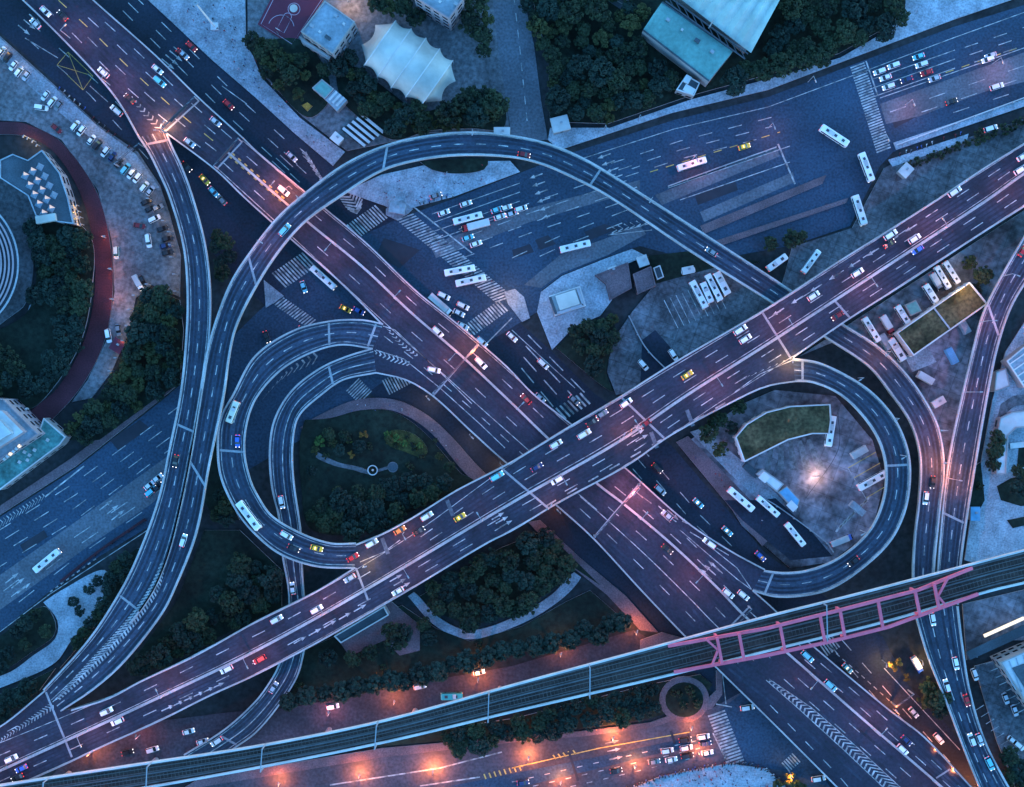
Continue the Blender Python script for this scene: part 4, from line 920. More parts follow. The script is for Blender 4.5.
t = thing('membrane_hall', (745, 12), 'pale blue folded membrane roof with black truss edge at the top border', 'building')
nb = 7; rows = []
for i in range(nb * 4 + 1):
    e = i / (nb * 4); row = []
    for j in range(13):
        s = j / 12
        L = Vector((674, -6)).lerp(Vector((751, 53)), e); Q = Vector((735, -70)).lerp(Vector((796, -30)), e)
        fold = abs((i % 4) / 2 - 1); p = L.lerp(Q, s); z = 9 + 4.5 * math.sin(s * math.pi) + 1.3 * fold * (0.4 + .6 * math.sin(s * math.pi))
        p = p + Vector((0, 0)); row.append(P(p.x, p.y, z))
    rows.append(row)
mb = MB(); mb.grid(rows, 'membrane_blue'); mb.build('roof_membrane', t)
w = [(v.x, v.y) for v in PP([(678, -6), (748, 48), (790, -28), (735, -64)], 8)]; mb = MB(); mb.prism(w, 0, 8.5, 'wall_paint', bottom=False); mb.build('wall', t)
for off in (0, 5):
    mb = MB(); mb.bar(P(668 - off * .5, -4 + off, 10.2), P(748 - off * .6, 54 + off, 10.2), .4, 'dark_metal'); mb.build('truss_chord', t)
for i in range(10):
    mb = MB(); s = Vector((668, -4)).lerp(Vector((748, 54)), i / 10); e = Vector((665.5, 1)).lerp(Vector((745, 59)), (i + 1) / 10); mb.bar(P(s.x, s.y, 10.2), P(e.x, e.y, 10.2), .25, 'dark_metal'); mb.build('truss_brace', t)
mb = MB(); m0 = P(709, 28, 9); mb.cyl((m0.x, m0.y, 9), .3, .2, 9, 'grey_metal', 8); mb.build('mast', t)
DECKS.append((w, 50, 'mh'))
t = thing('tennis_court', (622, 2), 'dark blue outdoor court with white lines at the top border', 'court')
mb = MB(); mb.prism(PP([(606, -20), (598, -5), (622, 11), (632, -4), (640, -20)], 0), 0, .7, 'concrete', 'roof_dark', bottom=False)
for a, b in (((606, -6), (624, 5)), ((624, 5), (634, -12)), ((611, -14), (629, -3))): mb.line([P(*a, .76), P(*b, .76)], .25, 'paint')
mb.build('court_surface', t)
for t_, pts_, z_ in ((bpy.data.objects['sports_hall'], ((312, 26), (320, 32), (328, 38), (336, 16), (344, 24)), 11), (bpy.data.objects['classroom_block'], ((430, -6), (440, 2), (448, -8), (456, 4)), 14), (bpy.data.objects['teal_hall'], ((668, 20), (682, 30), (697, 41), (712, 52)), 10)):
    for k_, (px, py) in enumerate(pts_): roofbox(t_, px, py, ((1.4, 1.0, .9), (.8, .8, .7), (2.0, 1.2, 1.0))[k_ % 3], z_ + .02, 33, ('grey_metal', 'roof_pale', 'roof_dark')[k_ % 3])
t = thing('light_mast', (215, 27), 'very tall slim white mast on the top left plaza', 'mast', .3)
p = P(215, 27, 0); mb = MB(); mb.box((p.x, p.y, .2), (2.6, 2.6, 1.0), 'roof_pale'); mb.build('base', t); mb = MB(); mb.cyl((p.x, p.y, 1.1), .45, .22, 25, 'white_wall', 12); mb.build('pole', t); mb = MB(); mb.cyl((p.x, p.y, 25.6), .9, .9, .5, 'grey_metal', 12); mb.build('lamp_ring', t)
# skylight building and round building on the left
t = thing('skylight_building', (45, 192), 'dark flat-roofed building with a grid of lit pyramid skylights', 'building')
SKY_POLY = [(0, 160), (13, 154), (28, 160), (42, 150), (60, 173), (68, 197), (74, 224), (58, 222), (36, 216), (28, 196), (0, 178)]
block(t, SKY_POLY, 7, roofm='roof_dark', par=.4, parm='roof_grey')
i = 0
for r_ in range(5):
    for c_ in range(3):
        px, py = 25 + r_ * 4.6 + c_ * 7.5, 176 + r_ * 9.4 - c_ * 4.6
        if r_ == 4 and c_ == 2: continue
        p = P(px, py, 7.1); a = R(-28 + 90); f = MB()
        s = 1.15; c4 = [Vector((p.x, p.y, 7.05)) + Matrix.Rotation(a, 3, 'Z') @ Vector((x * s, y * s, 0)) for x, y in ((-1, -1), (1, -1), (1, 1), (-1, 1))]; top = Vector((p.x, p.y, 8.4))
        for k in range(4): f.face((c4[k], c4[(k + 1) % 4], top), 'skylight_panel' if k != 1 or i % 3 == 2 else 'skylight_lit')
        f.build('skylight', t); i += 1
p = P(47, 219, 7.1); mb = MB(); mb.box((p.x, p.y, 7.0), (7, 2.6, 1.6), 'membrane', R(10)); mb.build('roof_plant', t)
DISC = (-56, 264)
t = thing('round_building', (-30, 264), 'round building edge with concentric pale roof rings at the left border', 'building')
def ring(r0, r1, z0, z1, m, name, n=96):
    mb = MB(); rows = []
    for i in range(n + 1):
        a = 2 * math.pi * i / n; ca, sa = math.cos(a), math.sin(a)
        o = lambda r, z: P(DISC[0] + r * ca, DISC[1] + r * sa, z)
        rows.append((o(r1, z0), o(r1, z1), o(r0, z1), o(r0, z0)))
    mb.grid(rows, m); mb.build(name, t)
ring(.5, 74, 0, 9, 'roof_dark', 'drum')
for k, r_ in enumerate((75, 70, 66, 62, 58, 54, 50, 46)): ring(r_ - 1.9, r_, 8.9 + k * .12, 9.7 + k * .12, 'stone_warm' if k else 'concrete', 'roof_ring')
DECKS.append(([(v.x, v.y) for v in PP(arc(DISC[0], DISC[1], 82, -60, 60), 9)], 50, 'disc'))
t = thing('stepped_building', (12, 425), 'grey and pinkish stepped-roof building corner at the left border', 'building')
block(t, [(-30, 396), (4, 399), (39, 434), (-30, 480)], 12, roofm='roof_grey', wallm='stone_warm', par=.8, parm='stone_warm')
w = [(v.x, v.y) for v in PP([(-30, 407), (2, 411), (23, 432), (-30, 466)], 16)]; mb = MB(); mb.prism(w, 12, 16, 'stone_warm', 'roof_pale', bottom=False); mb.build('upper_storey', t)
w = [(v.x, v.y) for v in PP([(-30, 416), (0, 420), (12, 433), (-30, 458)], 18)]; mb = MB(); mb.prism(w, 16, 18.4, 'roof_grey', 'roof_pale', bottom=False); mb.build('roof_house', t)
for i in range(6): roofbox(t, 20 - i * 3, 446 + i * 2.6, (.9, .9, .9), 12, 40, 'lit_warm' if i % 3 == 0 else 'roof_pale', 'roof_unit')
t = thing('green_terrace', (30, 455), 'green roofed terrace building beside the lower-left road', 'building')
block(t, [(-30, 498), (-30, 482), (37, 437), (44, 418), (66, 437), (60, 445), (0, 490)], 6, roofm='roof_green', par=.5, parm='roof_pale')
for px, py in ((25, 452), (30, 455), (35, 450), (28, 460), (20, 462), (48, 440)): roofbox(t, px, py, (1.0, 1.0, .8), 6, 30, 'roof_pale')
t = thing('corner_frame', (22, 411), 'white L-shaped parapet wall on the roof edge above the stepped building', 'wall')
mb = MB(); q = PP([(15, 404), (24, 414), (30, 409)], 0); wall([Vector((v.x, v.y, 0.2)) for v in q], .7, 2.5, 'white_wall', mb); mb.build('wall_panel', t)
# kiosk building on the island
t = thing('ventilation_pavilion', (567, 301), 'square pavilion with bright glass roof and louvred sides on the traffic island', 'building')
block(t, [(549, 296), (580, 286), (586, 306), (555, 316)], 5, roofm='roof_pale', par=.5, parm='white_wall')
w = [(v.x, v.y) for v in PP([(555, 296), (575, 289.5), (580, 304), (560, 310.5)], 6)]; mb = MB(); mb.prism(w, 5, 6.3, 'grey_metal', 'membrane', bottom=False); mb.build('glass_roof', t)
for a, b in (((550, 297), (556, 314)), ((577.5, 288), (583.5, 305)), ((557, 313.5), (583, 305))):
    mb = MB(); mb.bar(P(*a, 5.9), P(*b, 5.9), 1.0, 'dark_metal' if a[1] < 300 and a[0] < 560 else 'grey_metal', .5); mb.build('louvre', t)
t = thing('brick_compound', (622, 279), 'dark brick low-roofed compound between island pavilion and bus yard', 'building')
block(t, [(595, 275), (618, 266), (628, 262), (632, 288), (610, 300), (606, 284)], 3.6, wallm='brick_path', roofm='brick_path', par=.3, windows=False)
t = thing('brick_compound', (645, 283), 'dark square brick-roofed block beside the small pale cube', 'building')
block(t, [(633, 274), (651, 266), (656, 286), (638, 294)], 4.6, wallm='brick_path', roofm='brick_path', par=.4)
t = thing('yard_shed', (657, 272), 'narrow white-framed shed beside the dark brick block', 'shed'); block(t, [(653, 268), (660, 265), (664, 277), (657, 280)], 3, roofm='roof_dark', par=.3, parm='white_wall', windows=False)
# planted roofs of the bus depot
def planted(name, pts, h, label, cross=True):
    t = thing(name, pts[0], label, 'building'); block(t, pts, h, wallm='white_wall', roofm='grass_roof', par=.9, parm='white_wall', nm='planted_roof'); return t
t = planted('planted_roof_depot', [(896, 333), (969, 282), (987, 304), (913, 356)], 6, 'long rectangular planted roof with white parapet beside the parked buses')
mb = MB(); mb.bar(P(934, 308, 6.3), P(950, 329, 6.3), .5, 'concrete'); mb.build('roof_divider', t)
planted('planted_roof_depot', [(735, 437), (746, 424), (766, 412), (790, 406), (830, 404), (831, 420), (829, 434), (812, 434), (788, 440), (768, 450), (744, 462)], 6, 'curved planted roof with white parapet inside the right-hand loop ramp')
t = thing('workshop_shed', (772, 478), 'white and pale blue roofed workshop shed beside the parked buses in the loop', 'shed')
block(t, [(756, 474), (763, 469), (784, 484), (777, 492)], 4, roofm='roof_pale', par=.2); roofbox(t, 764, 477, (3, 3, 1), 4, 40, 'white_wall')
t = thing('tarpaulin_shed', (788, 502), 'bright blue and white tarpaulin shed between loop yard and buses', 'shed')
block(t, [(778, 492), (787, 486), (800, 500), (796, 512)], 3.4, roofm='tarp_blue', par=0, windows=False); roofbox(t, 792, 506, (3.4, 2.6, .6), 3.4, 45, 'white_wall', 'awning')
t = thing('teal_shed', (914, 309), 'small teal curved shed roof among the parked depot buses', 'shed')
block(t, [(905, 305), (916, 300), (922, 311), (911, 316)], 3.6, roofm='teal_sheet', par=0, windows=False)
for px, py, a_, m_, lab in ((924, 378, 30, 'roof_pale', 'pale storage container between planted roof and the right-hand ramps'), (950, 356, 62, 'tarp_blue', 'blue storage container beside the right-border ramp'), (884, 342, 58, 'roof_grey', 'grey storage container at the left end of the bus depot'), (962, 326, 60, 'roof_grey', 'grey storage container right of the long planted roof'), (858, 452, -30, 'roof_pale', 'pale storage container near the loop ramp in the stained yard'), (856, 508, 40, 'roof_grey', 'grey storage container at the lower right of the loop yard'), (750, 470, 42, 'roof_dark', 'dark storage container left of the workshop shed')):
    t = thing('storage_container', (px, py), lab, 'container', .4); p = P(px, py, .4); mb = MB(); mb.box((p.x, p.y, .4), (6.0, 2.4, 2.5), m_, R(-a_)); mb.build('body', t)
    d = Vector((math.cos(R(-a_)), math.sin(R(-a_)), 0)); n = Vector((-d.y, d.x, 0)); mb = MB()
    for i in range(9): c = p + d * (i * .68 - 2.72) + Vector((0, 0, 2.55)); mb.bar(c - n * 1.15, c + n * 1.15, .12, m_, .1)
    mb.build('roof_rib', t); mb = MB(); e = p + d * 3.02; mb.box((e.x, e.y, .5), (.08, 2.1, 2.2), 'dark_metal', R(-a_)); mb.build('door', t)
t = thing('roadside_building', (362, 620), 'low dark-roofed building with white edge under the upper viaduct', 'building')
block(t, [(334, 636), (384, 606), (389, 615), (341, 643)], 5, roofm='roof_dark', par=.6, parm='white_wall')
t = thing('glazed_station', (1012, 655), 'pale ribbed roof building with dark courtyard at the lower right border', 'building')
block(t, [(1000, 662), (1064, 634), (1064, 720), (1032, 712)], 9, roofm='roof_pale', par=.4)
for i in range(8): mb = MB(); mb.bar(P(1002 + i * 7, 664 - i * 3, 9.1), P(1016 + i * 6, 690 + i * 2, 9.1), .4, 'roof_grey', .2); mb.build('roof_ridge', t)
w = [(v.x, v.y) for v in PP([(1012, 668), (1064, 650), (1064, 696), (1026, 690)], 9.3)]; mb = MB(); mb.prism(w, 9, 9.3, 'roof_dark'); mb.build('skylight', t)
t = thing('lit_canopy', (1000, 632), 'long narrow canopy with a warm lit edge right of the south-bound ramp', 'canopy')
mb = MB(); q = PP([(966, 652), (1030, 622), (1064, 612), (1064, 620), (1032, 632), (970, 660)], 5); mb.prism([(v.x, v.y) for v in q], 4.6, 5, 'roof_dark'); mb.build('roof', t)
mb = MB(); mb.bar(P(984, 636, 4.8), P(1024, 618, 4.8), 1.1, 'lit_warm', .5); mb.build('lit_fascia', t)
for e in (0, .5, 1): p = P(972 + 50 * e, 654 - 24 * e, 0); mb = MB(); mb.cyl((p.x, p.y, 0), .2, .2, 4.6, 'grey_metal', 8); mb.build('post', t)
t = thing('side_pool_building', (1010, 445), 'pale rounded building with recessed green court at the right border', 'building')
block(t, [(995, 440), (1000, 418), (1012, 412), (1064, 406), (1064, 424), (1016, 428), (1008, 436), (1006, 474), (996, 474)], 4, roofm='roof_pale', par=.4)
mb = MB(); mb.bar(P(1010, 446, 1), P(1064, 440, 1), 2, 'white_wall', .5); mb.build('link_bridge', t)
t = thing('stair_block', (1012, 360), 'white-lined stair block above the pale plaza at the right border', 'building')
block(t, [(1006, 361), (1022, 348), (1064, 320), (1064, 380), (1024, 388)], 5, roofm='roof_grey', par=.7, parm='white_wall', windows=False)
for i in range(4): mb = MB(); mb.bar(P(1010 + i * 4, 364 + i * 6, 5.3), P(1030 + i * 4, 350 + i * 6, 5.3), .4, 'white_wall'); mb.build('handrail', t)
t = thing('pale_pavilion', (1003, 385), 'low pale roofed pavilion on the plaza by the right-hand ramp', 'building'); block(t, [(996, 372), (1006, 368), (1010, 386), (994, 392)], 3.5, roofm='roof_pale', par=.2)
t = thing('garden_sculpture', (373, 470), 'round white ring ornament standing on the dark garden lawn', 'sculpture')
p = P(373, 470, 0); mb = MB()
for k in range(16): 
    a0, a1 = k * math.pi / 8, (k + 1) * math.pi / 8; mb.bar((p.x + 1.7 * math.cos(a0), p.y + 1.7 * math.sin(a0), 1.2), (p.x + 1.7 * math.cos(a1), p.y + 1.7 * math.sin(a1), 1.2), .35, 'white_wall')
mb.build('ring', t); mb = MB(); mb.cyl((p.x, p.y, .3), .5, .2, 2.2, 'white_wall', 8); mb.build('stem', t); mb = MB(); mb.cyl((p.x, p.y, .2), 1.9, 1.8, .3, 'concrete', 16); mb.build('plinth', t)
t = thing('garden_pond', (393, 467), 'small pale blue round pond beside the white ring ornament', 'pond')
mb = MB(); p = P(393, 467, 0); mb.cyl((p.x, p.y, .2), 2.0, 1.9, .5, 'lot', 16); mb.build('rim', t); mb = MB(); mb.cyl((p.x, p.y, .5), 1.6, 1.6, .24, 'roof_dark', 16); mb.build('water_surface', t)
# low walls, fences
def fence(pts, label, h=1.6, m='white_wall', w=.35, z=.2, name='fence', step=6):
    t = thing(name, pts[0], label, name.replace('_', ' '), z); q = [Vector((v.x, v.y, z)) for v in PP(smooth(pts), 0)]
    mb = MB(); wall(q, w, h, m, mb); mb.build('panel', t)
    d = 0
    for a, b in zip(q, q[1:]):
        d += (b - a).length
        if d > step: d = 0; mb = MB(); mb.box((b.x, b.y, z - .05), (.5, .5, h + .3), m); mb.build('post', t)
fence([(760, 497), (776, 506), (826, 543), (832, 552)], 'pale wall between the loop yard and the parked white bus', name='boundary_wall', m='concrete')
fence([(896, 146), (960, 122), (1064, 84)], 'thin pale railing along the right-hand bus platform', h=1.1)
fence([(668, 187), (720, 168), (776, 148)], 'thin pale railing along the middle of the avenue', h=1.0, m='concrete'); fence([(628, 316), (645, 348), (668, 372)], 'pale fence across the small dark patch of the bus yard', h=1.2, m='concrete')
fence([(62, 582), (100, 552), (146, 520)], 'dark red hedge-like railing along the lower-left avenue', h=1.0, m='red_path', w=.8)
fence([(940, 455), (950, 600)], 'x', h=1) if False else None

# ================================================================== trees
def crown_mesh(name, seed, rad, hc, z0, clumps, per, leaf, m, flat=.8):
    rnd = random.Random(seed); v = []; f = []; tint = []
    cl_ = []
    while len(cl_) < clumps:
        a = rnd.uniform(0, 2 * math.pi); r = rad * math.sqrt(rnd.random()) * .86
        top = math.sqrt(max(0, 1 - (r / rad) ** 2)); zz = z0 + hc * top * rnd.uniform(.45, 1.0) * flat
        c = Vector((r * math.cos(a), r * math.sin(a), zz)); cr = rad * rnd.uniform(.17, .30) * (1 - .25 * r / rad)
        cl_.append((c, cr, rnd.uniform(0, .75)))
    for c, cr, tn in cl_:
        for _ in range(per):
            while True:
                d = Vector((rnd.uniform(-1, 1), rnd.uniform(-1, 1), rnd.uniform(-.7, 1)))
                if .25 < d.length < 1: break
            d = d.normalized() * (d.length ** .4); p = c + Vector((d.x * cr, d.y * cr, d.z * cr * .8))
            nrm = (d + Vector((rnd.uniform(-.6, .6), rnd.uniform(-.6, .6), rnd.uniform(-.1, .9)))).normalized()
            u = nrm.orthogonal().normalized(); u.rotate(Matrix.Rotation(rnd.uniform(0, 6.28), 3, nrm)); w = nrm.cross(u); s = leaf * rnd.uniform(.6, 1.25)
            k = len(v); v += [tuple(p - u * s), tuple(p + w * s * .55), tuple(p + u * s), tuple(p - w * s * .55)]; f.append((k, k + 1, k + 2, k + 3)); tint.append(min(1, max(0, tn + rnd.uniform(-.15, .25))))
    me = bpy.data.meshes.new(name); me.from_pydata(v, [], f); me.materials.append(M[m])
    at = me.attributes.new('tint', 'FLOAT', 'FACE'); at.data.foreach_set('value', tint); me.update(); return me
def trunk_mesh(name, h, r, rad, seed):
    rnd = random.Random(seed); mb = MB(); mb.cyl((0, 0, -.1), r, r * .6, h, 'bark', 8)
    for k in range(5):
        a = k * 1.256 + rnd.uniform(-.3, .3); mb.bar((0, 0, h * rnd.uniform(.55, .9)), (rad * .6 * math.cos(a), rad * .6 * math.sin(a), h * rnd.uniform(1.1, 1.5)), r * .5, 'bark')
    me = bpy.data.meshes.new(name); me.from_pydata(mb.v, [], mb.f); me.materials.append(M['bark']); return me
TREES = {}
def proto(kind, seed, rad, hc, h, clumps, per, leaf, m, nv=3):
    TREES[kind] = (rad, [(crown_mesh('crown', seed + i, rad, hc, h, clumps, per, leaf, m), trunk_mesh('trunk', h + .8, .22 + rad * .03, rad, seed + i)) for i in range(nv)])
proto('dark', 10, 4.2, 4.6, 3.6, 44, 46, .44, 'leaf'); proto('round', 20, 3.3, 4.4, 3.0, 46, 50, .40, 'leaf_blue'); proto('olive', 30, 3.4, 4.0, 3.0, 32, 44, .40, 'leaf_olive')
proto('bluish', 40, 4.4, 4.6, 3.6, 46, 44, .46, 'leaf_blue'); proto('orange', 50, 2.6, 3.0, 2.0, 22, 40, .36, 'leaf_orange', 1); proto('bright', 60, 2.2, 2.6, 1.2, 20, 40, .34, 'leaf_bright', 1); proto('shrub', 70, 1.5, 1.5, .4, 14, 34, .26, 'leaf', 2)
TN = {'dark': ('broadleaf_tree', 'dark broad tree', 'tree'), 'round': ('round_tree', 'round clipped tree', 'tree'), 'olive': ('olive_green_tree', 'olive green tree', 'tree'), 'bluish': ('bushy_tree', 'bluish bushy tree', 'tree'),
      'orange': ('orange_leaved_tree', 'small orange-leaved tree', 'tree'), 'bright': ('bright_shrub', 'bright green round shrub', 'shrub'), 'shrub': ('shrub', 'small dark green shrub', 'shrub')}  # the orange kind has foliage coloured orange
ORD = ['nearest', 'second nearest', 'third nearest', 'fourth nearest', 'fifth nearest', 'sixth nearest', 'seventh nearest', 'eighth nearest', 'ninth nearest', 'tenth nearest', '11th nearest', '12th nearest', '13th nearest', '14th nearest', '15th nearest', '16th nearest', '17th nearest', '18th nearest', '19th nearest', '20th nearest'] + [f'{i}th nearest' if i % 10 not in (1, 2, 3) else f'{i}' + {1: 'st', 2: 'nd', 3: 'rd'}[i % 10] + ' nearest' for i in range(21, 90)]
PLANTED = []
def tree(px, py, kind, s=1.0, place=''):
    rad, vs = TREES[kind]; me, tk = random.choice(vs); p = P(px, py, 0)
    r = empty(TN[kind][0], (p.x, p.y, .1), random.uniform(0, 6.28)); sz = s * random.uniform(.94, 1.06); r.scale = (sz, sz, sz * random.uniform(.85, 1.1))
    c = bpy.data.objects.new('foliage' if kind in ('shrub', 'bright') else 'crown', me); COL.objects.link(c); c.parent = r
    b = bpy.data.objects.new('stem' if kind in ('shrub', 'bright') else 'trunk', tk); COL.objects.link(b); b.parent = r
    PLANTED.append((r, px, py, kind, place)); return r
def grove(poly, n, kinds, place, gap=.72, s=(.65, 1.2), margin=.75):
    xs = [p[0] for p in poly]; ys = [p[1] for p in poly]; got = []; tries = 0
    while len(got) < n and tries < 6000:
        tries += 1; x, y = random.uniform(min(xs), max(xs)), random.uniform(min(ys), max(ys))
        if not inside((x, y), poly): continue
        k = random.choice(kinds); sc = random.uniform(*s); rr = TREES[k][0] * sc
        if any(((x - a) ** 2 + (y - b) ** 2) ** .5 * K < gap * (rr + c) for a, b, c in got): continue
        if not clear_of(P(x, y, 0), rr * margin + .4): continue
        got.append((x, y, rr)); tree(x, y, k, sc, place)
PLACES = {'court': ('in the court grove', 'the orange flower bed', (308, 107)), 'tent': ('round the white tent', 'the tent', (411, 64)), 'park': ('in the park by the school road', 'the gatehouse', (560, 126)),
 'teal': ('by the blue membrane roof', 'the teal roof', (688, 42)), 'garden': ('in the garden by the running path', 'the pyramid skylights', (45, 190)), 'lot': ('in the car park wood', 'the red canopy', (120, 346)),
 'west': ('in the lower-left wood', 'the arrow-striped gore', (100, 660)), 'loop': ('on the loop ramp lawn', 'the ring ornament', (373, 470)), 'below': ('in the wood by the footpath', 'the footpath bend', (470, 634)),
 'row': ('in the row along the street', 'the truss', (700, 640)), 'south': ('south of the railway', 'the round lawn', (684, 700)), 'round': ('on the round lawn', 'the railway', (684, 660)), 'plaza': ('beside the riverside plaza', 'the white bus', (49, 560)),
 'island': ('by the bus yard drive', 'the pavilion', (567, 301)), 'hedge': ('in the bus station hedge', 'the square gatehouse', (903, 172)), 'east': ('right of the south-bound ramp', 'the railway', (985, 590)), 'depot': ('by the depot roofs', 'the depot lamp', (812, 475)), 'east2': ('on the pale east plaza', 'the white-lined stairs', (1012, 360)),
 'mid': ('under the left ramps', 'the upper loop crossing', (290, 225)), 'corner': ('at the bottom edge', 'the chevron gore', (840, 750)), 'gl': ('by the footpath', 'the dark-roofed building', (362, 620)), 'sw': ('by the ramp at lower left corner', 'the pale plaza', (60, 650))}
grove([(246, 42), (300, 40), (312, 60), (326, 72), (330, 96), (296, 98), (272, 84)], 16, ['dark', 'dark', 'bluish', 'olive'], 'court', .6)
for x, y, k, s in ((378, 6, 'dark', 1.1), (390, 12, 'olive', 1), (417, 20, 'dark', 1), (404, 10, 'dark', .9), (408, 120, 'olive', 1.1), (420, 112, 'dark', 1), (398, 128, 'dark', .9), (424, 128, 'dark', .9), (450, 118, 'dark', 1.2), (463, 107, 'dark', 1), (478, 118, 'bluish', 1.1), (495, 108, 'dark', 1.25), (470, 98, 'dark', .9), (486, 99, 'dark', .9), (478, 8, 'dark', 1.2), (486, 22, 'olive', .9), (470, 26, 'dark', 1.1), (482, 40, 'dark', 1), (484, 54, 'dark', .7), (375, 100, 'olive', .9), (386, 104, 'dark', .9), (368, 112, 'dark', .8), (356, 92, 'bluish', .8), (340, 70, 'bluish', .9), (362, 78, 'dark', .7), (352, 60, 'bluish', .7)): tree(x, y, k, s, 'tent')
grove([(520, -8), (640, -8), (645, 40), (660, 62), (672, 85), (650, 100), (600, 126), (566, 116), (548, 106), (538, 40)], 62, ['dark', 'dark', 'bluish', 'olive', 'bluish', 'dark', 'round'], 'park', .6)
grove([(334, 58), (360, 70), (390, 92), (420, 112), (446, 106), (498, 92), (504, 128), (470, 129), (430, 131), (392, 140), (352, 112), (340, 96)], 16, ['dark', 'bluish', 'olive'], 'tent', .6, (.5, .9))
grove([(715, 86), (738, 72), (756, 64), (778, 30), (792, 0), (905, -8), (902, 20), (880, 34), (840, 52), (800, 68), (730, 92)], 46, ['dark', 'dark', 'dark', 'bluish'], 'teal', .62, (.85, 1.25))
grove([(36, 228), (60, 236), (88, 234), (90, 295), (80, 345), (55, 385), (34, 392), (60, 345), (66, 300), (36, 300)], 36, ['dark', 'bluish', 'bluish'], 'garden', .62, (.75, 1.0)); grove([(-4, 345), (14, 352), (34, 372), (30, 405), (-4, 410)], 9, ['bluish', 'dark'], 'garden', .62, (.7, .9))
grove([(150, 292), (178, 302), (180, 380), (160, 392), (100, 436), (66, 438), (98, 402), (118, 372), (134, 332)], 40, ['dark', 'bluish', 'dark', 'bluish', 'olive'], 'lot', .62, (.75, 1.1))
grove([(244, 556), (282, 576), (282, 602), (150, 668), (136, 664), (170, 636), (205, 612)], 36, ['bluish', 'dark', 'bluish'], 'west', .66)
grove([(308, 514), (330, 504), (370, 486), (396, 480), (430, 478), (448, 482), (412, 508), (356, 532), (316, 530)], 24, ['bluish', 'dark', 'bluish'], 'loop', .62, (.7, 1)); 
for x, y, k, s in ((322, 441, 'bright', 1.1), (334, 443, 'olive', .6), (346, 436, 'dark', .6), (340, 449, 'bluish', .6), (364, 434, 'orange', .7), (352, 454, 'orange', .6), (330, 434, 'dark', .6), (360, 446, 'bluish', .6), (390, 440, 'olive', .5), (398, 438, 'bright', .8), (404, 444, 'bright', .7), (414, 446, 'shrub', 1.2), (388, 433, 'bright', .7), (396, 446, 'shrub', .8), (408, 436, 'shrub', .9), (420, 446, 'bright', .6), (316, 450, 'olive', .5), (326, 456, 'shrub', 1), (312, 470, 'bluish', .5), (350, 440, 'bright', .6), (370, 446, 'shrub', 1), (440, 456, 'olive', .5), (450, 466, 'dark', .5), (338, 490, 'olive', .6), (410, 466, 'shrub', 1.1), (436, 440, 'shrub', .8), (422, 456, 'shrub', 1)): tree(x, y, k, s, 'loop')
grove([(424, 592), (500, 550), (544, 532), (566, 556), (572, 568), (548, 588), (516, 610), (470, 624), (442, 614)], 40, ['bluish', 'dark', 'dark'], 'below', .64, (.75, 1.05))
for x, y in ((292, 697), (309, 692), (326, 690), (343, 688), (359, 683), (376, 681), (392, 677), (405, 678), (422, 671), (439, 668), (454, 662), (468, 658), (486, 653), (502, 648), (518, 646), (536, 642), (552, 640), (570, 637), (583, 627), (597, 632), (609, 620), (620, 618)): tree(x, y, 'round', random.uniform(1.05, 1.25), 'row')
for x, y in ((300, 684), (384, 668), (478, 644)): tree(x, y, 'shrub', 1.2, 'row')
grove([(440, 728), (512, 720), (575, 700), (655, 682), (660, 704), (600, 722), (540, 732), (460, 748)], 30, ['bluish', 'bluish', 'dark'], 'south', .6, (.7, 1.0))
for x, y in ((676, 692), (690, 690), (684, 704), (696, 702)): tree(x, y, 'shrub', 1.5, 'round')
for x, y, s in ((82, 610, .5), (76, 600, .5), (92, 588, .5), (100, 580, .5)): tree(x, y, 'bluish', s, 'plaza')
grove([(112, 572), (138, 550), (130, 575), (96, 624), (76, 648), (92, 620)], 10, ['dark', 'bluish'], 'plaza', .6, (.6, .9)); grove([(0, 640), (44, 608), (52, 634), (10, 664), (-10, 670)], 9, ['dark', 'bluish'], 'sw', .7, (.6, .8)); grove([(-6, 704), (30, 682), (44, 682), (-4, 724)], 6, ['dark', 'bluish'], 'sw', .6, (.7, .9))
grove([(572, 332), (606, 320), (614, 334), (604, 368), (594, 370)], 9, ['dark', 'bluish'], 'island', .6, (.7, 1)); tree(612, 320, 'olive', .7, 'island')
for i in range(14): tree(908 + i * 9.5, 166 - i * 3.6, 'shrub', random.uniform(1.1, 1.7), 'hedge')
for x, y, k, s in ((790, 240, 'dark', .9), (768, 245, 'dark', .7), (800, 238, 'dark', .6), (978, 134, 'shrub', 1.5)): tree(x, y, k, s, 'hedge')
for x, y, k, s in ((966, 264, 'olive', .9), (978, 276, 'dark', .9), (972, 290, 'dark', .6), (718, 448, 'olive', 1), (706, 432, 'dark', .9), (716, 420, 'dark', .9), (730, 428, 'bluish', .6), (735, 406, 'dark', .8)): tree(x, y, k, s, 'depot')
for x, y, k, s in ((924, 684, 'olive', 1.1), (934, 692, 'dark', 1.1), (922, 698, 'olive', 1.0), (936, 704, 'dark', 1), (944, 690, 'dark', .9), (893, 662, 'orange', 1.1), (905, 676, 'orange', .6), (1004, 752, 'dark', .9), (1016, 766, 'bluish', 1), (1004, 772, 'dark', .8), (1020, 784, 'dark', 1)): tree(x, y, k, s, 'east')
for x, y, k, s in ((992, 438, 'dark', .8), (991, 450, 'dark', .8), (989, 464, 'dark', .7), (1016, 486, 'bluish', 1.0), (1022, 478, 'dark', .9), (979, 486, 'shrub', 1.2), (1014, 470, 'dark', .7)): tree(x, y, k, s, 'east2')
grove([(212, 240), (228, 232), (236, 252), (222, 290), (212, 280)], 8, ['dark', 'bluish'], 'mid', .6, (.6, .85)); grove([(202, 400), (214, 420), (214, 470), (206, 500), (212, 520), (236, 520), (226, 500), (208, 470)], 6, ['dark', 'bluish'], 'mid', .6, (.6, .9))
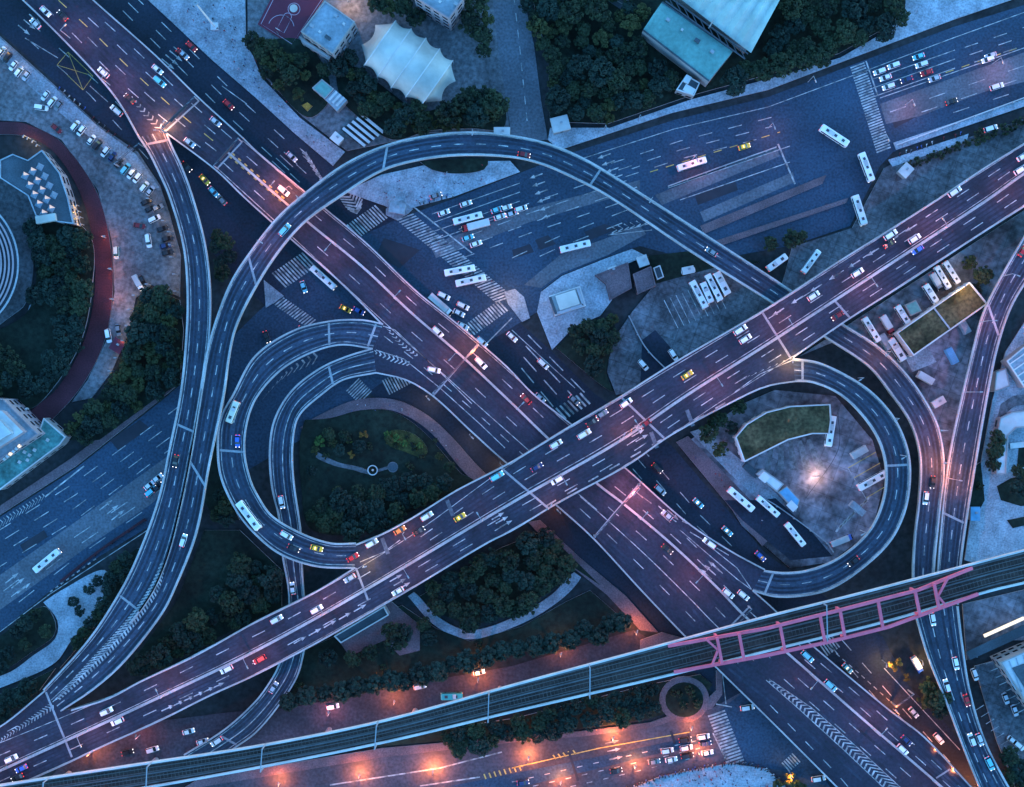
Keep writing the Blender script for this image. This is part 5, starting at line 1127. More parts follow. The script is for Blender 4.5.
for x, y, k, s in ((787, 776, 'orange', 1.0), (796, 784, 'olive', .9), (776, 782, 'olive', .7)): tree(x, y, k, s, 'corner')
for x, y, k, s in ((397, 638, 'dark', 1.1), (372, 650, 'dark', .8), (354, 656, 'dark', .8), (392, 628, 'dark', .9), (405, 630, 'bluish', .8), (424, 622, 'dark', .7), (430, 636, 'bluish', .7), (330, 655, 'bluish', .8)): tree(x, y, k, s, 'gl')
from collections import defaultdict
def label_by_order(items):
    """items: (object, what, px, py, place key) -> a label of its own for each, told apart by distance from a landmark of the place"""
    by = defaultdict(list)
    for o, what, px, py, pk in items: by[(what, pk)].append((o, px, py))
    for (what, pk), L in by.items():
        ph, anchor, (ax_, ay_) = PLACES[pk]
        L.sort(key=lambda e: (e[1] - ax_) ** 2 + (e[2] - ay_) ** 2)
        for i, (o, _, _) in enumerate(L):
            o['label'] = f'{what} {ph}' + ('' if len(L) == 1 else f', {ORD[i]} to {anchor}')
label_by_order([(r, TN[k][1], px, py, pl) for r, px, py, k, pl in PLANTED])
for r, px, py, k, pl in PLANTED:
    r['category'] = TN[k][2]; r['group'] = ('shrubs ' if TN[k][2] == 'shrub' else 'trees ') + PLACES[pl][0]
# ================================================================== street lamps (each carries its own light)
LAMPS = []
def lamp_light(root, power, col, h, dx=0.0, gain=.26):
    d = bpy.data.lights.new('lamp_light', 'POINT'); d.energy = power * gain; d.color = col; d.shadow_soft_size = .35
    o = bpy.data.objects.new('lamp_light', d); COL.objects.link(o); o.parent = root; o.location = (dx, 0, h); return o
_lm = {}
def lamp_meshes(h, arm, glow):
    key = (round(h, 1), arm, glow)
    if key in _lm: return _lm[key]
    out = []
    a = MB(); a.cyl((0, 0, 0), .16, .09, h, 'grey_metal', 8); out.append(('pole', a))
    a = MB(); a.bar((0, 0, h - .1), (arm, 0, h + .25), .14, 'grey_metal'); out.append(('arm', a))
    a = MB(); a.box((arm, 0, h + .14), (1.1, .45, .2), 'grey_metal', 0, .8); out.append(('lamp_head', a))
    a = MB(); a.box((arm, 0, h + .04), (.95, .4, .11), glow); out.append(('lamp_lens', a))
    res = []
    for n, mb in out:
        me = bpy.data.meshes.new(n); me.from_pydata(mb.v, [], mb.f)
        for s in mb.slots: me.materials.append(M[s])
        res.append((n, me))
    _lm[key] = res; return res
def lamp(px, py, z, place, ang=0.0, power=0, col=(1, .36, .22), h=8.0, arm=1.8, glow='lamp_orange', what='grey street lamp'):
    p = P(px, py, z)
    if not what.startswith('bright') and any(zt > z + 4.5 and zt < 40 and any(inside((p.x + dx, p.y + dy), poly) for dx, dy in ((0, 0), (.8, 0), (-.8, 0), (0, .8), (0, -.8))) for poly, zt, who in DECKS): return None   # no lamp under or through a higher deck
    r = empty('street_lamp', (p.x, p.y, z), -R(ang))
    for n, me in lamp_meshes(h, arm, glow):
        o = bpy.data.objects.new(n, me); COL.objects.link(o); o.parent = r if n != 'lamp_lens' else head
        if n == 'lamp_head': head = o
    if power: lamp_light(r, power, col, h - .25, arm, .30 if place in ('so', 'stl', 'fr') else .46 if what.startswith('bright') else .30)
    LAMPS.append((r, what, px, py, place)); r['category'] = 'street lamp'; return r
RED = (1.0, .22, .25); ORG = (1.0, .27, .075); PNK = (1.0, .26, .30); WRM = (1.0, .55, .30)
PLACES.update({'vA': ('on the straight viaduct barrier', 'the ramp split', (163, 131)), 'vB': ('on the upper viaduct barrier', 'the right border', (1024, 172)), 'ri': ('on the parapet of a right-hand ramp', 'the pink truss', (940, 590)), 'so': ('lighting the orange-lit south road', 'the queue crosswalk', (728, 736)),
 'stl': ('on the tree-lined street', 'the turquoise bus', (452, 695)), 'yl': ('along the car park edge', 'the red canopy', (120, 346)), 'misc': ('standing at ground level', 'the upper loop crossing', (290, 225)), 'hl': ('on the right-hand loop parapet', 'the depot lamp', (812, 475)), 'sk': ('along the skylight building path', 'the pyramid skylights', (45, 190)), 'fr': ('on the frontage road', 'the pink truss', (813, 640)), 'cl': ('on the upper loop ramp parapet', 'the white tent', (410, 64)), 'av': ('on the wide avenue', 'the long crosswalk', (870, 108))})
S = 1.0
mA = [Vector(a) for a in smooth(A_med, 4)]; 
def along(pts, ts):
    r = resample([Vector(p) for p in pts], 201)
    for t in ts:
        i = int(t * 200); a, b = r[max(i - 1, 0)], r[min(i + 1, 200)]; yield r[i], math.degrees(math.atan2((b - a).y, (b - a).x))
for k, (p, a) in enumerate(along(smooth(A_med), (.06, .14, .22, .30, .38, .46, .54, .62, .69, .77, .85, .93))):
    lamp(p.x, p.y, ZA + .8, 'vA', a + (90 if k % 2 else -90), (2600, 1500, 2300, 1500, 1300, 1900, 2400, 2400, 1300, 900, 1700, 900)[k] * S, RED, 10.5, 3.2)
for k, (p, a) in enumerate(along(smooth(B_med), (.05, .12, .19, .26, .33, .40, .47, .54, .61, .68, .75, .82, .89, .96))):
    lamp(p.x, p.y, ZB + .8, 'vB', a + (90 if k % 2 else -90), (1900, 2400, 2400, 2400, 2400, 1600, 600, 600, 1300, 2100, 2100, 2000, 1900, 1300)[k] * S, PNK if k > 6 else RED, 10.5, 3.2)
lamp(162, 133, ZA, 'vA', 180, 1500 * S, ORG, 4.5, 1.2, what='bright orange lamp'); lamp(165, 129, ZA, 'vA', -60, 900 * S, WRM, 4.5, 2.0, what='bright orange lamp')
lamp(110, 85, ZA + .9, 'vA', -45, 1300 * S, RED, 9, 2.5); lamp(70, 38, ZA + .9, 'vA', -45, 1100 * S, RED, 9, 2.5)
lamp(479, 345, ZA + .9, 'vA', 130, 2000 * S, ORG, 6, 3.0, what='bright orange lamp'); lamp(292, 189, ZA + .9, 'vA', 140, 1500 * S, ORG, 6, 2.5, what='bright orange lamp')
lamp(638, 487, ZA + .9, 'vA', 135, 1600 * S, RED, 7, 3.0, what='bright orange lamp')
lamp(262, 243, 14.9, 'cl', 30, 900 * S, RED, 8, 1.8); lamp(300, 199, 14.9, 'cl', 60, 0, RED, 8, 1.8); lamp(473, 134, 14.9, 'cl', 90, 0, RED, 8, 1.8); lamp(650, 201, 14.9, 'cl', 120, 0, RED, 8, 1.8)
lamp(944, 462, 8.4, 'ri', 180, 1700 * S, ORG, 7, 2.2, what='bright orange lamp'); lamp(947, 478, 8.4, 'ri', 10, 1500 * S, ORG, 7, 2.2, what='bright orange lamp'); lamp(980, 322, 8.6, 'ri', 0, 1500 * S, RED, 8, 2.2); lamp(966, 392, 8.5, 'ri', 0, 1200 * S, RED, 8, 2.2); lamp(885, 352, 9, 'ri', 140, 1200 * S, ORG, 7, 2.2); lamp(1003, 276, 8.8, 'ri', 20, 700 * S, RED, 8, 2.2); lamp(940, 430, 8.4, 'ri', 180, 900 * S, RED, 8, 2.2)
lamp(790, 359, 14.9, 'vB', 90, 900 * S, (1, .6, .2), 4, 1.0, glow='lamp_yellow', what='bright yellow lamp'); lamp(620, 438, 14.9, 'vB', -60, 900 * S, ORG, 7, 2.0); lamp(548, 508, 14.9, 'vB', -60, 500 * S, ORG, 6, 2.0); lamp(364, 566, 14.9, 'vB', -20, 500 * S, (1, .6, .2), 4, 1.0, glow='lamp_yellow', what='bright yellow lamp'); lamp(404, 532, 14.9, 'vB', 60, 900 * S, ORG, 6, 1.8)
for x, y, pw in ((360, 775, 3600), (433, 771, 5200), (528, 757, 4600), (612, 738, 4200), (560, 782, 3200), (634, 766, 3600), (698, 752, 1900), (280, 783, 2400), (690, 728, 1500)): lamp(x, y, .3, 'so', -80, pw * S, ORG, 3.8, 1.2)
for x, y, pw in ((92, 752, 2600), (84, 757, 1600), (140, 735, 900), (395, 701, 2600), (478, 679, 3000), (330, 712, 900), (560, 654, 1300), (635, 632, 1900), (650, 640, 1300), (255, 728, 600)): lamp(x, y, .3, 'stl', -80, pw * S, ORG if pw > 1000 else PNK, 5.5, 1.4)
for x, y, pw in ((893, 709, 2600), (950, 768, 5200), (932, 748, 1900), (975, 787, 3000), (560, 512, 900)): lamp(x, y, .3, 'fr', -130, pw * S, ORG, 7, 1.8, what='bright orange lamp' if pw > 1500 else 'grey street lamp')
for x, y, pw in ((505, 293, 900), (427, 396, 700), (470, 434, 500), (500, 462, 900)): lamp(x, y, .4, 'misc', 45, pw * S, WRM, 7, 1.6, glow='lamp_white')
lamp(813, 476, .4, 'hl', 0, 1300 * S, (1, .60, .46), 3.8, .6, glow='lamp_white', what='tall bright floodlight'); lamp(958, 287, 6.9, 'ri', 0, 800 * S, (1, .6, .2), 4, .8, glow='lamp_yellow', what='bright yellow lamp')
lamp(882, 660, .3, 'fr', 90, 900 * S, (1, .6, .2), 5, 1, glow='lamp_yellow', what='bright yellow lamp'); lamp(918, 658, .3, 'fr', 90, 900 * S, (1, .6, .25), 5, 1, glow='lamp_yellow', what='bright yellow lamp'); lamp(788, 770, .3, 'fr', 90, 700 * S, (1, .55, .15), 5, 1, glow='lamp_yellow', what='bright yellow lamp')
for x, y in ((768, 128), (692, 160), (905, 105), (992, 64)): lamp(x, y, .4, 'av', 70, 900 * S, PNK, 8, 2, glow='lamp_orange')
for x, y in ((638, 120), (604, 130), (808, 82), (880, 140)): lamp(x, y, .5, 'av', 70, 0, PNK, 8, 2)
for x, y in ((860, 530), (900, 455), (893, 418), (858, 378)): lamp(x, y, 11.5, 'hl', 150, 0, PNK, 7, 1.6)
for x, y in ((152, 200), (160, 208), (167, 222), (173, 233), (174, 246), (175, 258), (178, 275), (179, 292), (151, 285), (138, 296), (133, 310), (131, 326), (127, 341), (120, 358), (114, 371), (93, 129), (104, 139), (125, 159), (137, 171), (146, 179), (26, 70), (10, 52)): lamp(x, y, .4, 'yl', 180, 60 * S, (1, .6, .2), 3.6, .5, glow='lamp_yellow', what='small yellow lamp')
for x, y in ((27, 137), (31, 139), (36, 142), (40, 146), (79, 206), (81, 212), (83, 218), (84, 225)): lamp(x, y, .5, 'sk', 120, 60 * S, (1, .6, .2), 2.6, .4, glow='lamp_yellow', what='small yellow lamp')
for x, y, pw in ((350, 3, 1500), (425, 5, 1200), (444, 22, 900)): lamp(x, y, .5, 'misc', 90, pw, WRM, 6, 1, glow='lamp_white', what='warm courtyard lamp')
for x, y in ((106, 238), (112, 270), (114, 300)): lamp(x, y, .5, 'yl', 0, 500, ORG, 5, 1, what='orange path lamp')
label_by_order([(r, w, x, y, pl) for r, w, x, y, pl in LAMPS])
for r, w, x, y, pl in LAMPS: r['group'] = 'street lamps ' + PLACES[pl][0]

# ================================================================== vehicles
def loft(mb, secs, m):
    """secs: list of closed loops (same count) joined in order, ends capped"""
    k = len(mb.v); n = len(secs[0])
    for s in secs: mb.v += [tuple(p) for p in s]
    for i in range(len(secs) - 1):
        for j in range(n):
            q = (k + i * n + j, k + i * n + (j + 1) % n, k + (i + 1) * n + (j + 1) % n, k + (i + 1) * n + j); mb.f.append(q); mb.m.append(mb.slot(m))
    mb.f.append(tuple(range(k + n - 1, k - 1, -1))); mb.m.append(mb.slot(m)); mb.f.append(tuple(range(k + (len(secs) - 1) * n, k + len(secs) * n))); mb.m.append(mb.slot(m))
def sect(x, w, z0, z1, r=.12):
    return [(x, -w / 2 + r, z0), (x, w / 2 - r, z0), (x, w / 2, z0 + r), (x, w / 2, z1 - r), (x, w / 2 - r, z1), (x, -w / 2 + r, z1), (x, -w / 2, z1 - r), (x, -w / 2, z0 + r)]
def wheels(root, xs, w, r, tw=.24):
    for x in xs:
        for s in (-1, 1):
            mb = MB(); mb.cyl((x, s * (w / 2 - tw / 2 + .02), r), r, r, tw, 'tyre', 14, 'y'); mb.build('wheel', root)
def make_car(name, L=4.5, Wd=1.86, suv=False, taxi=False, lights=True):
    root = empty(name); hz = .82 if not suv else .95; top = 1.45 if not suv else 1.78
    mb = MB(); loft(mb, [sect(-L / 2, Wd * .84, .35, hz - .12), sect(-L / 2 + .25, Wd * .97, .28, hz), sect(-L * .2, Wd, .25, hz + .04), sect(L * .2, Wd, .25, hz + .02), sect(L / 2 - .35, Wd * .95, .28, hz - .1), sect(L / 2, Wd * .8, .35, hz - .24)], 'body_paint')
    b0, b1, f1, f0 = (-L * .42, -L * .30, L * .06, L * .25) if not suv else (-L * .47, -L * .42, L * .12, L * .29)
    wt = Wd * .74; wb = Wd * .92
    mb.grid([[(b1, -wt / 2, top), (b1, wt / 2, top)], [((b1 + f1) / 2, -wt / 2, top + .05), ((b1 + f1) / 2, wt / 2, top + .05)], [(f1, -wt / 2, top), (f1, wt / 2, top)]], 'body_paint', flip=True)
    body = mb.build('body', root, True)
    for p in body.data.polygons: p.use_smooth = False
    def pane(nm, q): m_ = MB(); m_.face(q, 'glass'); m_.build(nm, root)
    pane('windscreen', [(f1, -wt / 2, top), (f0, -wb / 2, hz + .02), (f0, wb / 2, hz + .02), (f1, wt / 2, top)])
    pane('rear_window', [(b1, wt / 2, top), (b0, wb / 2, hz + .02), (b0, -wb / 2, hz + .02), (b1, -wt / 2, top)])
    for s in (-1, 1):
        q = [(b1, s * wt / 2, top), (f1, s * wt / 2, top), (f0, s * wb / 2, hz + .02), (b0, s * wb / 2, hz + .02)]; pane('side_window', q if s > 0 else q[::-1])
        m_ = MB(); m_.box((L / 2 - .16, s * Wd * .31, hz - .36), (.34, .40, .19), 'headlight' if lights else 'lens_off', 0, .8); m_.build('headlight', root)
        m_ = MB(); m_.box((-L / 2 + .06, s * Wd * .32, hz - .28), (.2, .42, .2), 'tail_light' if lights else 'tail_off', 0, .85); m_.build('tail_light', root)
    wheels(root, (-L * .3, L * .31), Wd, .33)
    if taxi: m_ = MB(); m_.box((-L * .1, 0, top + .04), (.3, .9, .16), 'lamp_yellow', 0, .8); m_.build('roof_sign', root)
    return root
def make_bus(name, L=12.0, Wd=2.6, Ht=3.1):
    root = empty(name); mb = MB()
    loft(mb, [sect(-L / 2, Wd * .94, .5, Ht - .12, .2), sect(-L / 2 + .3, Wd, .35, Ht, .2), sect(L / 2 - .5, Wd, .35, Ht, .2), sect(L / 2, Wd * .9, .5, Ht - .35, .25)], 'body_paint'); root_b = mb.build('body', root)
    for x in ((-L * .28, L * .02, L * .3) if L > 9 else (-L * .2, L * .25)):
        m_ = MB(); m_.box((x, 0, Ht - .02), (1.15, 1.05, .22), 'dark_metal', 0, .85); m_.build('roof_hatch', root_b)
    m_ = MB(); m_.box((-L * .13, 0, Ht - .02), (2.2 if L > 9 else 1.2, 1.7, .26), 'roof_pale', 0, .9); m_.build('air_conditioner', root_b)
    m_ = MB(); m_.face([(L / 2 - .02, -Wd * .42, 1.3), (L / 2 + .02, Wd * .42, 1.3), (L / 2 - .26, Wd * .42, Ht - .22), (L / 2 - .26, -Wd * .42, Ht - .22)], 'glass'); 
    m_.v = [(x + .06, y, z) for x, y, z in m_.v]; m_.build('windscreen', root)
    for s in (-1, 1):
        m_ = MB(); m_.box((0, s * (Wd / 2 + .005), 1.35), (L * .86, .03, 1.1), 'glass'); m_.build('side_window', root)
        m_ = MB(); m_.box((L / 2 - .02, s * Wd * .33, .7), (.2, .4, .25), 'headlight'); m_.build('headlight', root)
        m_ = MB(); m_.box((-L / 2 - .02, s * Wd * .36, .8), (.12, .3, .4), 'tail_light'); m_.build('tail_light', root)
    wheels(root, (-L * .28, L * .3), Wd, .48, .3); return root
def make_truck(name, L=7.5, Wd=2.3):
    root = empty(name); mb = MB(); loft(mb, [sect(L / 2 - 1.9, Wd * .92, .4, 2.2), sect(L / 2 - .8, Wd * .92, .4, 2.25), sect(L / 2, Wd * .86, .4, 1.25)], 'body_paint'); mb.build('cab', root)
    mb = MB(); mb.box((-1.0, 0, .75), (L - 2.1, Wd, 2.1), 'roof_pale'); mb.build('cargo_box', root)
    mb = MB(); mb.face([(L / 2 - .78, -Wd * .4, 2.2), (L / 2 - .02, -Wd * .38, 1.3), (L / 2 - .02, Wd * .38, 1.3), (L / 2 - .78, Wd * .4, 2.2)], 'glass'); mb.v = [(x + .03, y, z + .03) for x, y, z in mb.v]; mb.build('windscreen', root)
    for s in (-1, 1):
        m_ = MB(); m_.box((L / 2 - .02, s * Wd * .33, .6), (.16, .36, .22), 'headlight'); m_.build('headlight', root)
        m_ = MB(); m_.box((-L / 2 - .02, s * Wd * .38, .7), (.1, .24, .24), 'tail_light'); m_.build('tail_light', root)
    wheels(root, (-L * .28, L * .33), Wd, .45, .28); return root
PROTO = {'car': make_car('car'), 'suv': make_car('suv', 4.7, 1.92, True), 'pcar': make_car('parked_car', lights=False), 'psuv': make_car('parked_car', 4.7, 1.92, True, lights=False), 'pvan': make_car('parked_van', 5.2, 2.0, True, lights=False), 'taxi': make_car('taxi', taxi=True), 'van': make_car('van', 5.2, 2.0, True), 'bus': make_bus('bus'), 'minibus': make_bus('minibus', 8.0, 2.4, 2.8), 'truck': make_truck('truck'), 'lorry': make_truck('lorry', 10.5, 2.5)}
USED = set()
COLR = {'white': (.82, .80, .78), 'silver': (.50, .51, .54), 'grey': (.22, .23, .25), 'black': (.018, .019, .024), 'dark blue': (.02, .04, .12), 'blue': (.06, .16, .55), 'red': (.50, .02, .025), 'dark red': (.22, .015, .02), 'yellow': (.85, .50, .03), 'cyan': (.16, .58, .66), 'orange': (.7, .25, .05), 'turquoise': (.05, .38, .36), 'cream': (.72, .68, .52)}
PA = {  # roads the vehicles follow: height, photo path
 'A1': (ZA, [(40, -10), (130, 75), (300, 215), (420, 320), (540, 440)]), 'A2': (ZA, [(540, 430), (640, 520), (740, 600), (860, 705), (960, 800)]),
 'B': (ZB, B_med), 'C': ('C', None), 'D': ('D', None), 'E': ('C', None), 'F': ('F', None), 'G': ('G', None), 'H': ('H', None), 'I': ('I', None), 'K': ('K', None),
 'N1': (0, [(130, -10), (190, 45), (300, 150), (350, 195)]), 'N2': (0, [(10, 20), (100, 98), (200, 190), (260, 260)]), 'X': (0, [(300, 250), (480, 340)]), 'N3': (0, [(500, 320), (600, 410), (740, 540), (860, 650), (960, 760)]),
 'AV': (0, [(400, 235), (530, 190), (700, 145), (1040, 32)]), 'AVL': (0, [(-20, 610), (80, 530), (180, 450)]), 'SO': (0, [(300, 790), (520, 765), (710, 735)]), 'ST': (0, [(60, 775), (250, 725), (420, 690), (640, 640)]), 'P': (0, [(0, 50), (160, 190)]), 'Q': (0, [(140, 190), (160, 300)]), 'R': (0, [(975, 670), (1030, 760)]), 'BY': (0, [(700, 260), (730, 320)]), 'DP': (0, [(870, 310), (910, 360)]), 'LY': (0, [(730, 490), (810, 550)])}
PLACES.update({'A1': ("on the straight viaduct's upper part", 'the ramp split', (163, 131)), 'A2': ("on the straight viaduct's lower part", 'the pink truss', (800, 640)), 'B': ('on the upper viaduct', 'the right border', (1024, 172)), 'C': ('on the long upper loop ramp', 'the white tent', (410, 64)), 'D': ('on the ramp beside the car park', 'the red canopy', (120, 346)), 'E': ('on the longer right-hand ramp', 'the floodlight', (812, 475)),
 'F': ('on the outer loop ramp', 'the yellow-lit merge', (364, 566)), 'G': ('on the inner loop ramp', 'the white ring ornament', (373, 470)), 'H': ('on the right-hand loop ramp', 'the floodlight', (812, 475)), 'I': ('on the right-border ramp', 'the floodlight', (812, 475)), 'K': ('on the south-bound ramp', 'the railway', (940, 590)), 'N1': ('on the dark road beside the top plaza', 'the top border', (150, 0)), 'N2': ('on the dark road left of the viaduct', 'the ramp split', (163, 131)),
 'X': ('in the wide crossing', 'the island pavilion', (567, 301)), 'N3': ('on the frontage road', 'the island pavilion', (567, 301)), 'AV': ('on the wide avenue', 'the long crosswalk', (870, 108)), 'AVL': ("on the avenue's lower-left arm", 'the green terrace', (30, 455)), 'SO': ('on the orange-lit south road', 'the queue crosswalk', (728, 736)), 'ST': ('on the tree-lined street', 'the pink truss', (700, 640)),
 'P': ('in the slanted car park row', 'the pyramid skylights', (45, 190)), 'Q': ('in the car park', 'the pyramid skylights', (45, 190)), 'R': ('in the parking yard', 'the lit canopy', (1000, 632)), 'BY': ('in the bus yard', 'the island pavilion', (567, 301)), 'DP': ('at the depot', 'the long planted roof', (942, 318)), 'LY': ('by the round loop yard', 'the floodlight', (812, 475)), 'BS': ('in the bus station yard', 'the square gatehouse', (903, 172)), 'FS': ('on the station forecourt', 'the railway', (985, 590))})
VEH = []
RB = {'C': rc, 'D': rd_, 'F': rf, 'G': rg, 'H': rh, 'I': ri, 'K': rk}
def veh(px, py, kind, col, place, ang=None, flip=0, s=1.0):
    """vehicle at a photo position on its road; heading follows the road unless given (degrees clockwise)"""
    zk, path = PA.get(place, (0, None)); 
    if isinstance(zk, str):
        r = RB[zk]; best = min(range(len(r.L)), key=lambda i: (P(px, py, r.zs[i]) - (r.L[i] + r.R[i]) / 2).length)
        z = r.zs[best] + .05; i = min(max(best, 1), len(r.L) - 2); t = (r.L[i + 1] + r.R[i + 1]) / 2 - (r.L[i - 1] + r.R[i - 1]) / 2; a = math.atan2(t.y, t.x)
    else:
        z = zk + .05 if zk else {'P': .36, 'Q': .33, 'R': .62, 'BY': .42, 'DP': .5, 'LY': .55, 'BS': .5, 'FS': .62}.get(place, .12); a = 0
        if path:
            sp = smooth(path); j = min(range(1, len(sp)), key=lambda i: (Vector((px, py)) - sp[i]).length); t = sp[j] - sp[j - 1]; a = math.atan2(-t.y, t.x)
    if ang is not None: a = -R(ang)
    if flip: a += math.pi
    a += random.uniform(-.02, .02); p = P(px, py, z)
    k0 = kind
    if place in ('P', 'Q', 'R', 'BY') and kind in ('car', 'suv', 'van'): kind = 'p' + kind
    if kind in USED: o = copy_tree(PROTO[kind])
    else: o = PROTO[kind]; USED.add(kind); _kids[o.name] = list(o.children)
    o.location = (p.x, p.y, z); o.rotation_euler = (0, 0, a); o.scale = (s * .97,) * 3
    pk = PROTO[kind]; kind = k0; c = COLR[col]; v = random.uniform(.9, 1.08)
    for ch in (o.children if o is pk else [x for x in o.children]):
        if ch.name.split('.')[0] in ('body', 'cab'): ch.color = (min(1, c[0] * v), min(1, c[1] * v), min(1, c[2] * v), 1)
    o['category'] = {'suv': 'car', 'taxi': 'taxi', 'lorry': 'truck'}.get(kind, kind)
    VEH.append((o, f'{col} {dict(suv="tall car", minibus="short bus", lorry="long truck").get(kind, kind)}', px, py, place))
for e in """46 12 car white A1 0;63 16 car black A1 1;104 73 suv white A1 1;158 70 car white A1 0;160 82 van cyan A1 0;130 99 car black A1 1;216 122 car silver A1 0;284 191 suv white A1 0;438 332 suv white A1 0;481 363 van white A1 0;526 399 car dark_red A1 1;190 143 car silver A1 0;36 24 car silver A1 1
667 549 car black A2 0;709 543 van white A2 1;667 515 car silver A2 1;728 593 suv white A2 0;743 595 suv white A2 0;807 656 van cyan A2 0;830 685 van cyan A2 0;902 749 suv white A2 0;906 740 car dark_blue A2 0
107 711 suv white B 1;118 721 suv white B 0;12 758 suv white B 1;22 768 car blue B 0;18 777 car black B 0;227 669 suv white B 0;317 609 suv white B 1;277 619 suv white B 1;260 659 suv red B 0;398 591 car white B 0;372 543 suv white B 1;400 530 car orange B 1;419 531 car black B 1;427 516 suv white B 1;460 517 taxi yellow B 1;497 476 van cyan B 1;556 444 suv white B 1;584 434 van white B 1;626 403 suv white B 1;537 467 car dark_blue B 1;592 422 car black B 1;557 480 suv white B 0;645 424 car dark_red B 0;602 414 car grey B 1
687 375 taxi yellow B 1;740 330 van white B 1;745 339 suv white B 1;813 296 suv white B 1;857 273 suv white B 1;890 235 van white B 1;889 244 car black B 1;914 239 suv white B 1;917 250 car blue B 0;837 316 car dark_red B 0;954 192 van white B 1;1020 170 van white B 1;1022 157 car white B 1;353 557 car red B 1;350 578 car silver B 0
285 230 van cyan C 0;524 155 car dark_red C 0;711 252 car grey C 1;176 461 car black D 0;184 540 suv white C 0;925 498 suv white E 0;932 482 car black E 0
434 370 suv white F 1;234 412 minibus cream F 0;238 441 car blue F 0;250 515 bus white F 0;287 535 suv white F 0;294 548 car black F 0;317 548 taxi yellow F 0;282 502 suv white G 0;293 588 car white G 1;217 741 suv white G 0;274 687 car silver G 1
853 561 car black H 0;1022 251 car red I 1;932 619 suv white K 0;955 663 suv white K 0;946 685 suv white K 1;966 700 car red K 0;971 739 suv white K 1;979 739 suv silver K 0;989 763 van cyan K 0
182 54 car dark_red N1 0;192 47 car red N1 0;184 55 car silver N1 0;229 105 car red N1 0;292 157 car silver N1 0;205 180 taxi yellow N2 0;187 167 car black N2 0;214 192 car cyan N2 0;222 200 car grey N2 1;117 111 van white N2 1
444 296 suv white X 0;463 306 suv white X 0;459 313 car white X 0;463 326 car white X 0;482 342 suv white N3 0;346 309 taxi yellow X 0;359 311 car blue X 0;304 287 car cyan X 72;304 330 car grey X 0;267 337 car black X 70;441 305 lorry white X 42
543 364 suv white N3 0;512 337 car white N3 0;574 400 car grey N3 0;660 490 suv silver N3 0;657 468 car black N3 0;698 503 taxi cyan N3 0;727 531 taxi cyan N3 0;760 556 car blue N3 0;847 668 taxi cyan N3 0;938 738 suv white N3 0;913 712 car silver N3 0;540 398 car silver N3 0
444 213 car white AV 0;466 204 car white AV 0;497 210 car cyan AV 0;500 217 car white AV 0;506 208 car white AV 0;468 238 car cyan AV 0;476 244 car white AV 0;521 209 suv white AV 0;744 147 taxi yellow AV 0;879 72 suv white AV 1;893 66 suv white AV 1;885 78 car white AV 1;888 87 suv white AV 1;906 80 car dark_blue AV 1;918 57 car cyan AV 1;921 65 suv white AV 1;926 73 car red AV 1;934 79 car silver AV 1;987 60 suv white AV 1;990 56 car silver AV 1;996 87 van white AV 0;951 102 car black AV 0;990 129 van white AV -18;436 196 car grey AV 0;512 214 car silver AV 0
150 485 car white AVL 0;158 478 car white AVL 0;152 491 van cyan AVL 0;158 487 car black AVL 0
685 739 suv black SO 0;703 736 suv white SO 0;667 750 suv white SO 0;686 747 suv white SO 0;705 743 car dark_blue SO 0;654 761 car grey SO 0;671 759 car white SO 0;687 755 suv black SO 0;707 752 car white SO 0;616 770 car black SO 0;523 782 car dark_blue SO 0;747 707 van white SO 0;818 778 van white SO 0
128 752 car black ST 0;153 749 suv white ST 0;189 731 car white ST 0;203 741 car white ST 0;333 706 suv white ST 0;420 686 suv white ST 0;479 672 car white ST 0
42 108 van white Q 10;57 129 car dark_red Q 40;140 226 car dark_red Q 10;149 241 van white Q 80;117 253 suv cream Q 88;109 336 van white Q 80;155 219 suv white Q -25;147 202 car black Q -28;151 209 car black Q -26;158 208 car grey Q -26;163 229 car black Q -20;168 239 car black Q -12;168 253 car black Q -10;143 281 car black Q 60;119 330 car grey Q 80;166 246 car dark_blue Q -12
974 674 suv white R 70;1005 698 car silver R 70;1014 710 car silver R 70;1018 745 suv white R 40;1012 740 car white R 40;643 365 suv white BY 50;673 355 suv white BY 55;688 271 van white BY -12
2 52 suv white P;8 58 suv black P;14 66 car white P;20 72 suv white P;27 76 car silver P;46 96 car white P;53 102 suv white P;59 106 car grey P;76 126 suv white P;82 131 suv white P;92 140 car white P;98 145 suv black P;106 152 suv white P;113 157 car dark_blue P;119 163 car black P;126 169 van cyan P;132 174 suv white P;138 178 suv white P;145 187 suv white P;151 191 car silver P""".replace('\n', ';').split(';'):
    f = e.split(); col = f[3].replace('_', ' ')
    if f[4] == 'P': veh(float(f[0]), float(f[1]), f[2], col, 'P', ang=-52, flip=random.choice((0, 1)), s=.93)
    else:
        v = float(f[5]); 
        if v in (0, 1): veh(float(f[0]), float(f[1]), f[2], col, f[4], flip=int(v))
        else: veh(float(f[0]), float(f[1]), f[2], col, f[4], ang=v)
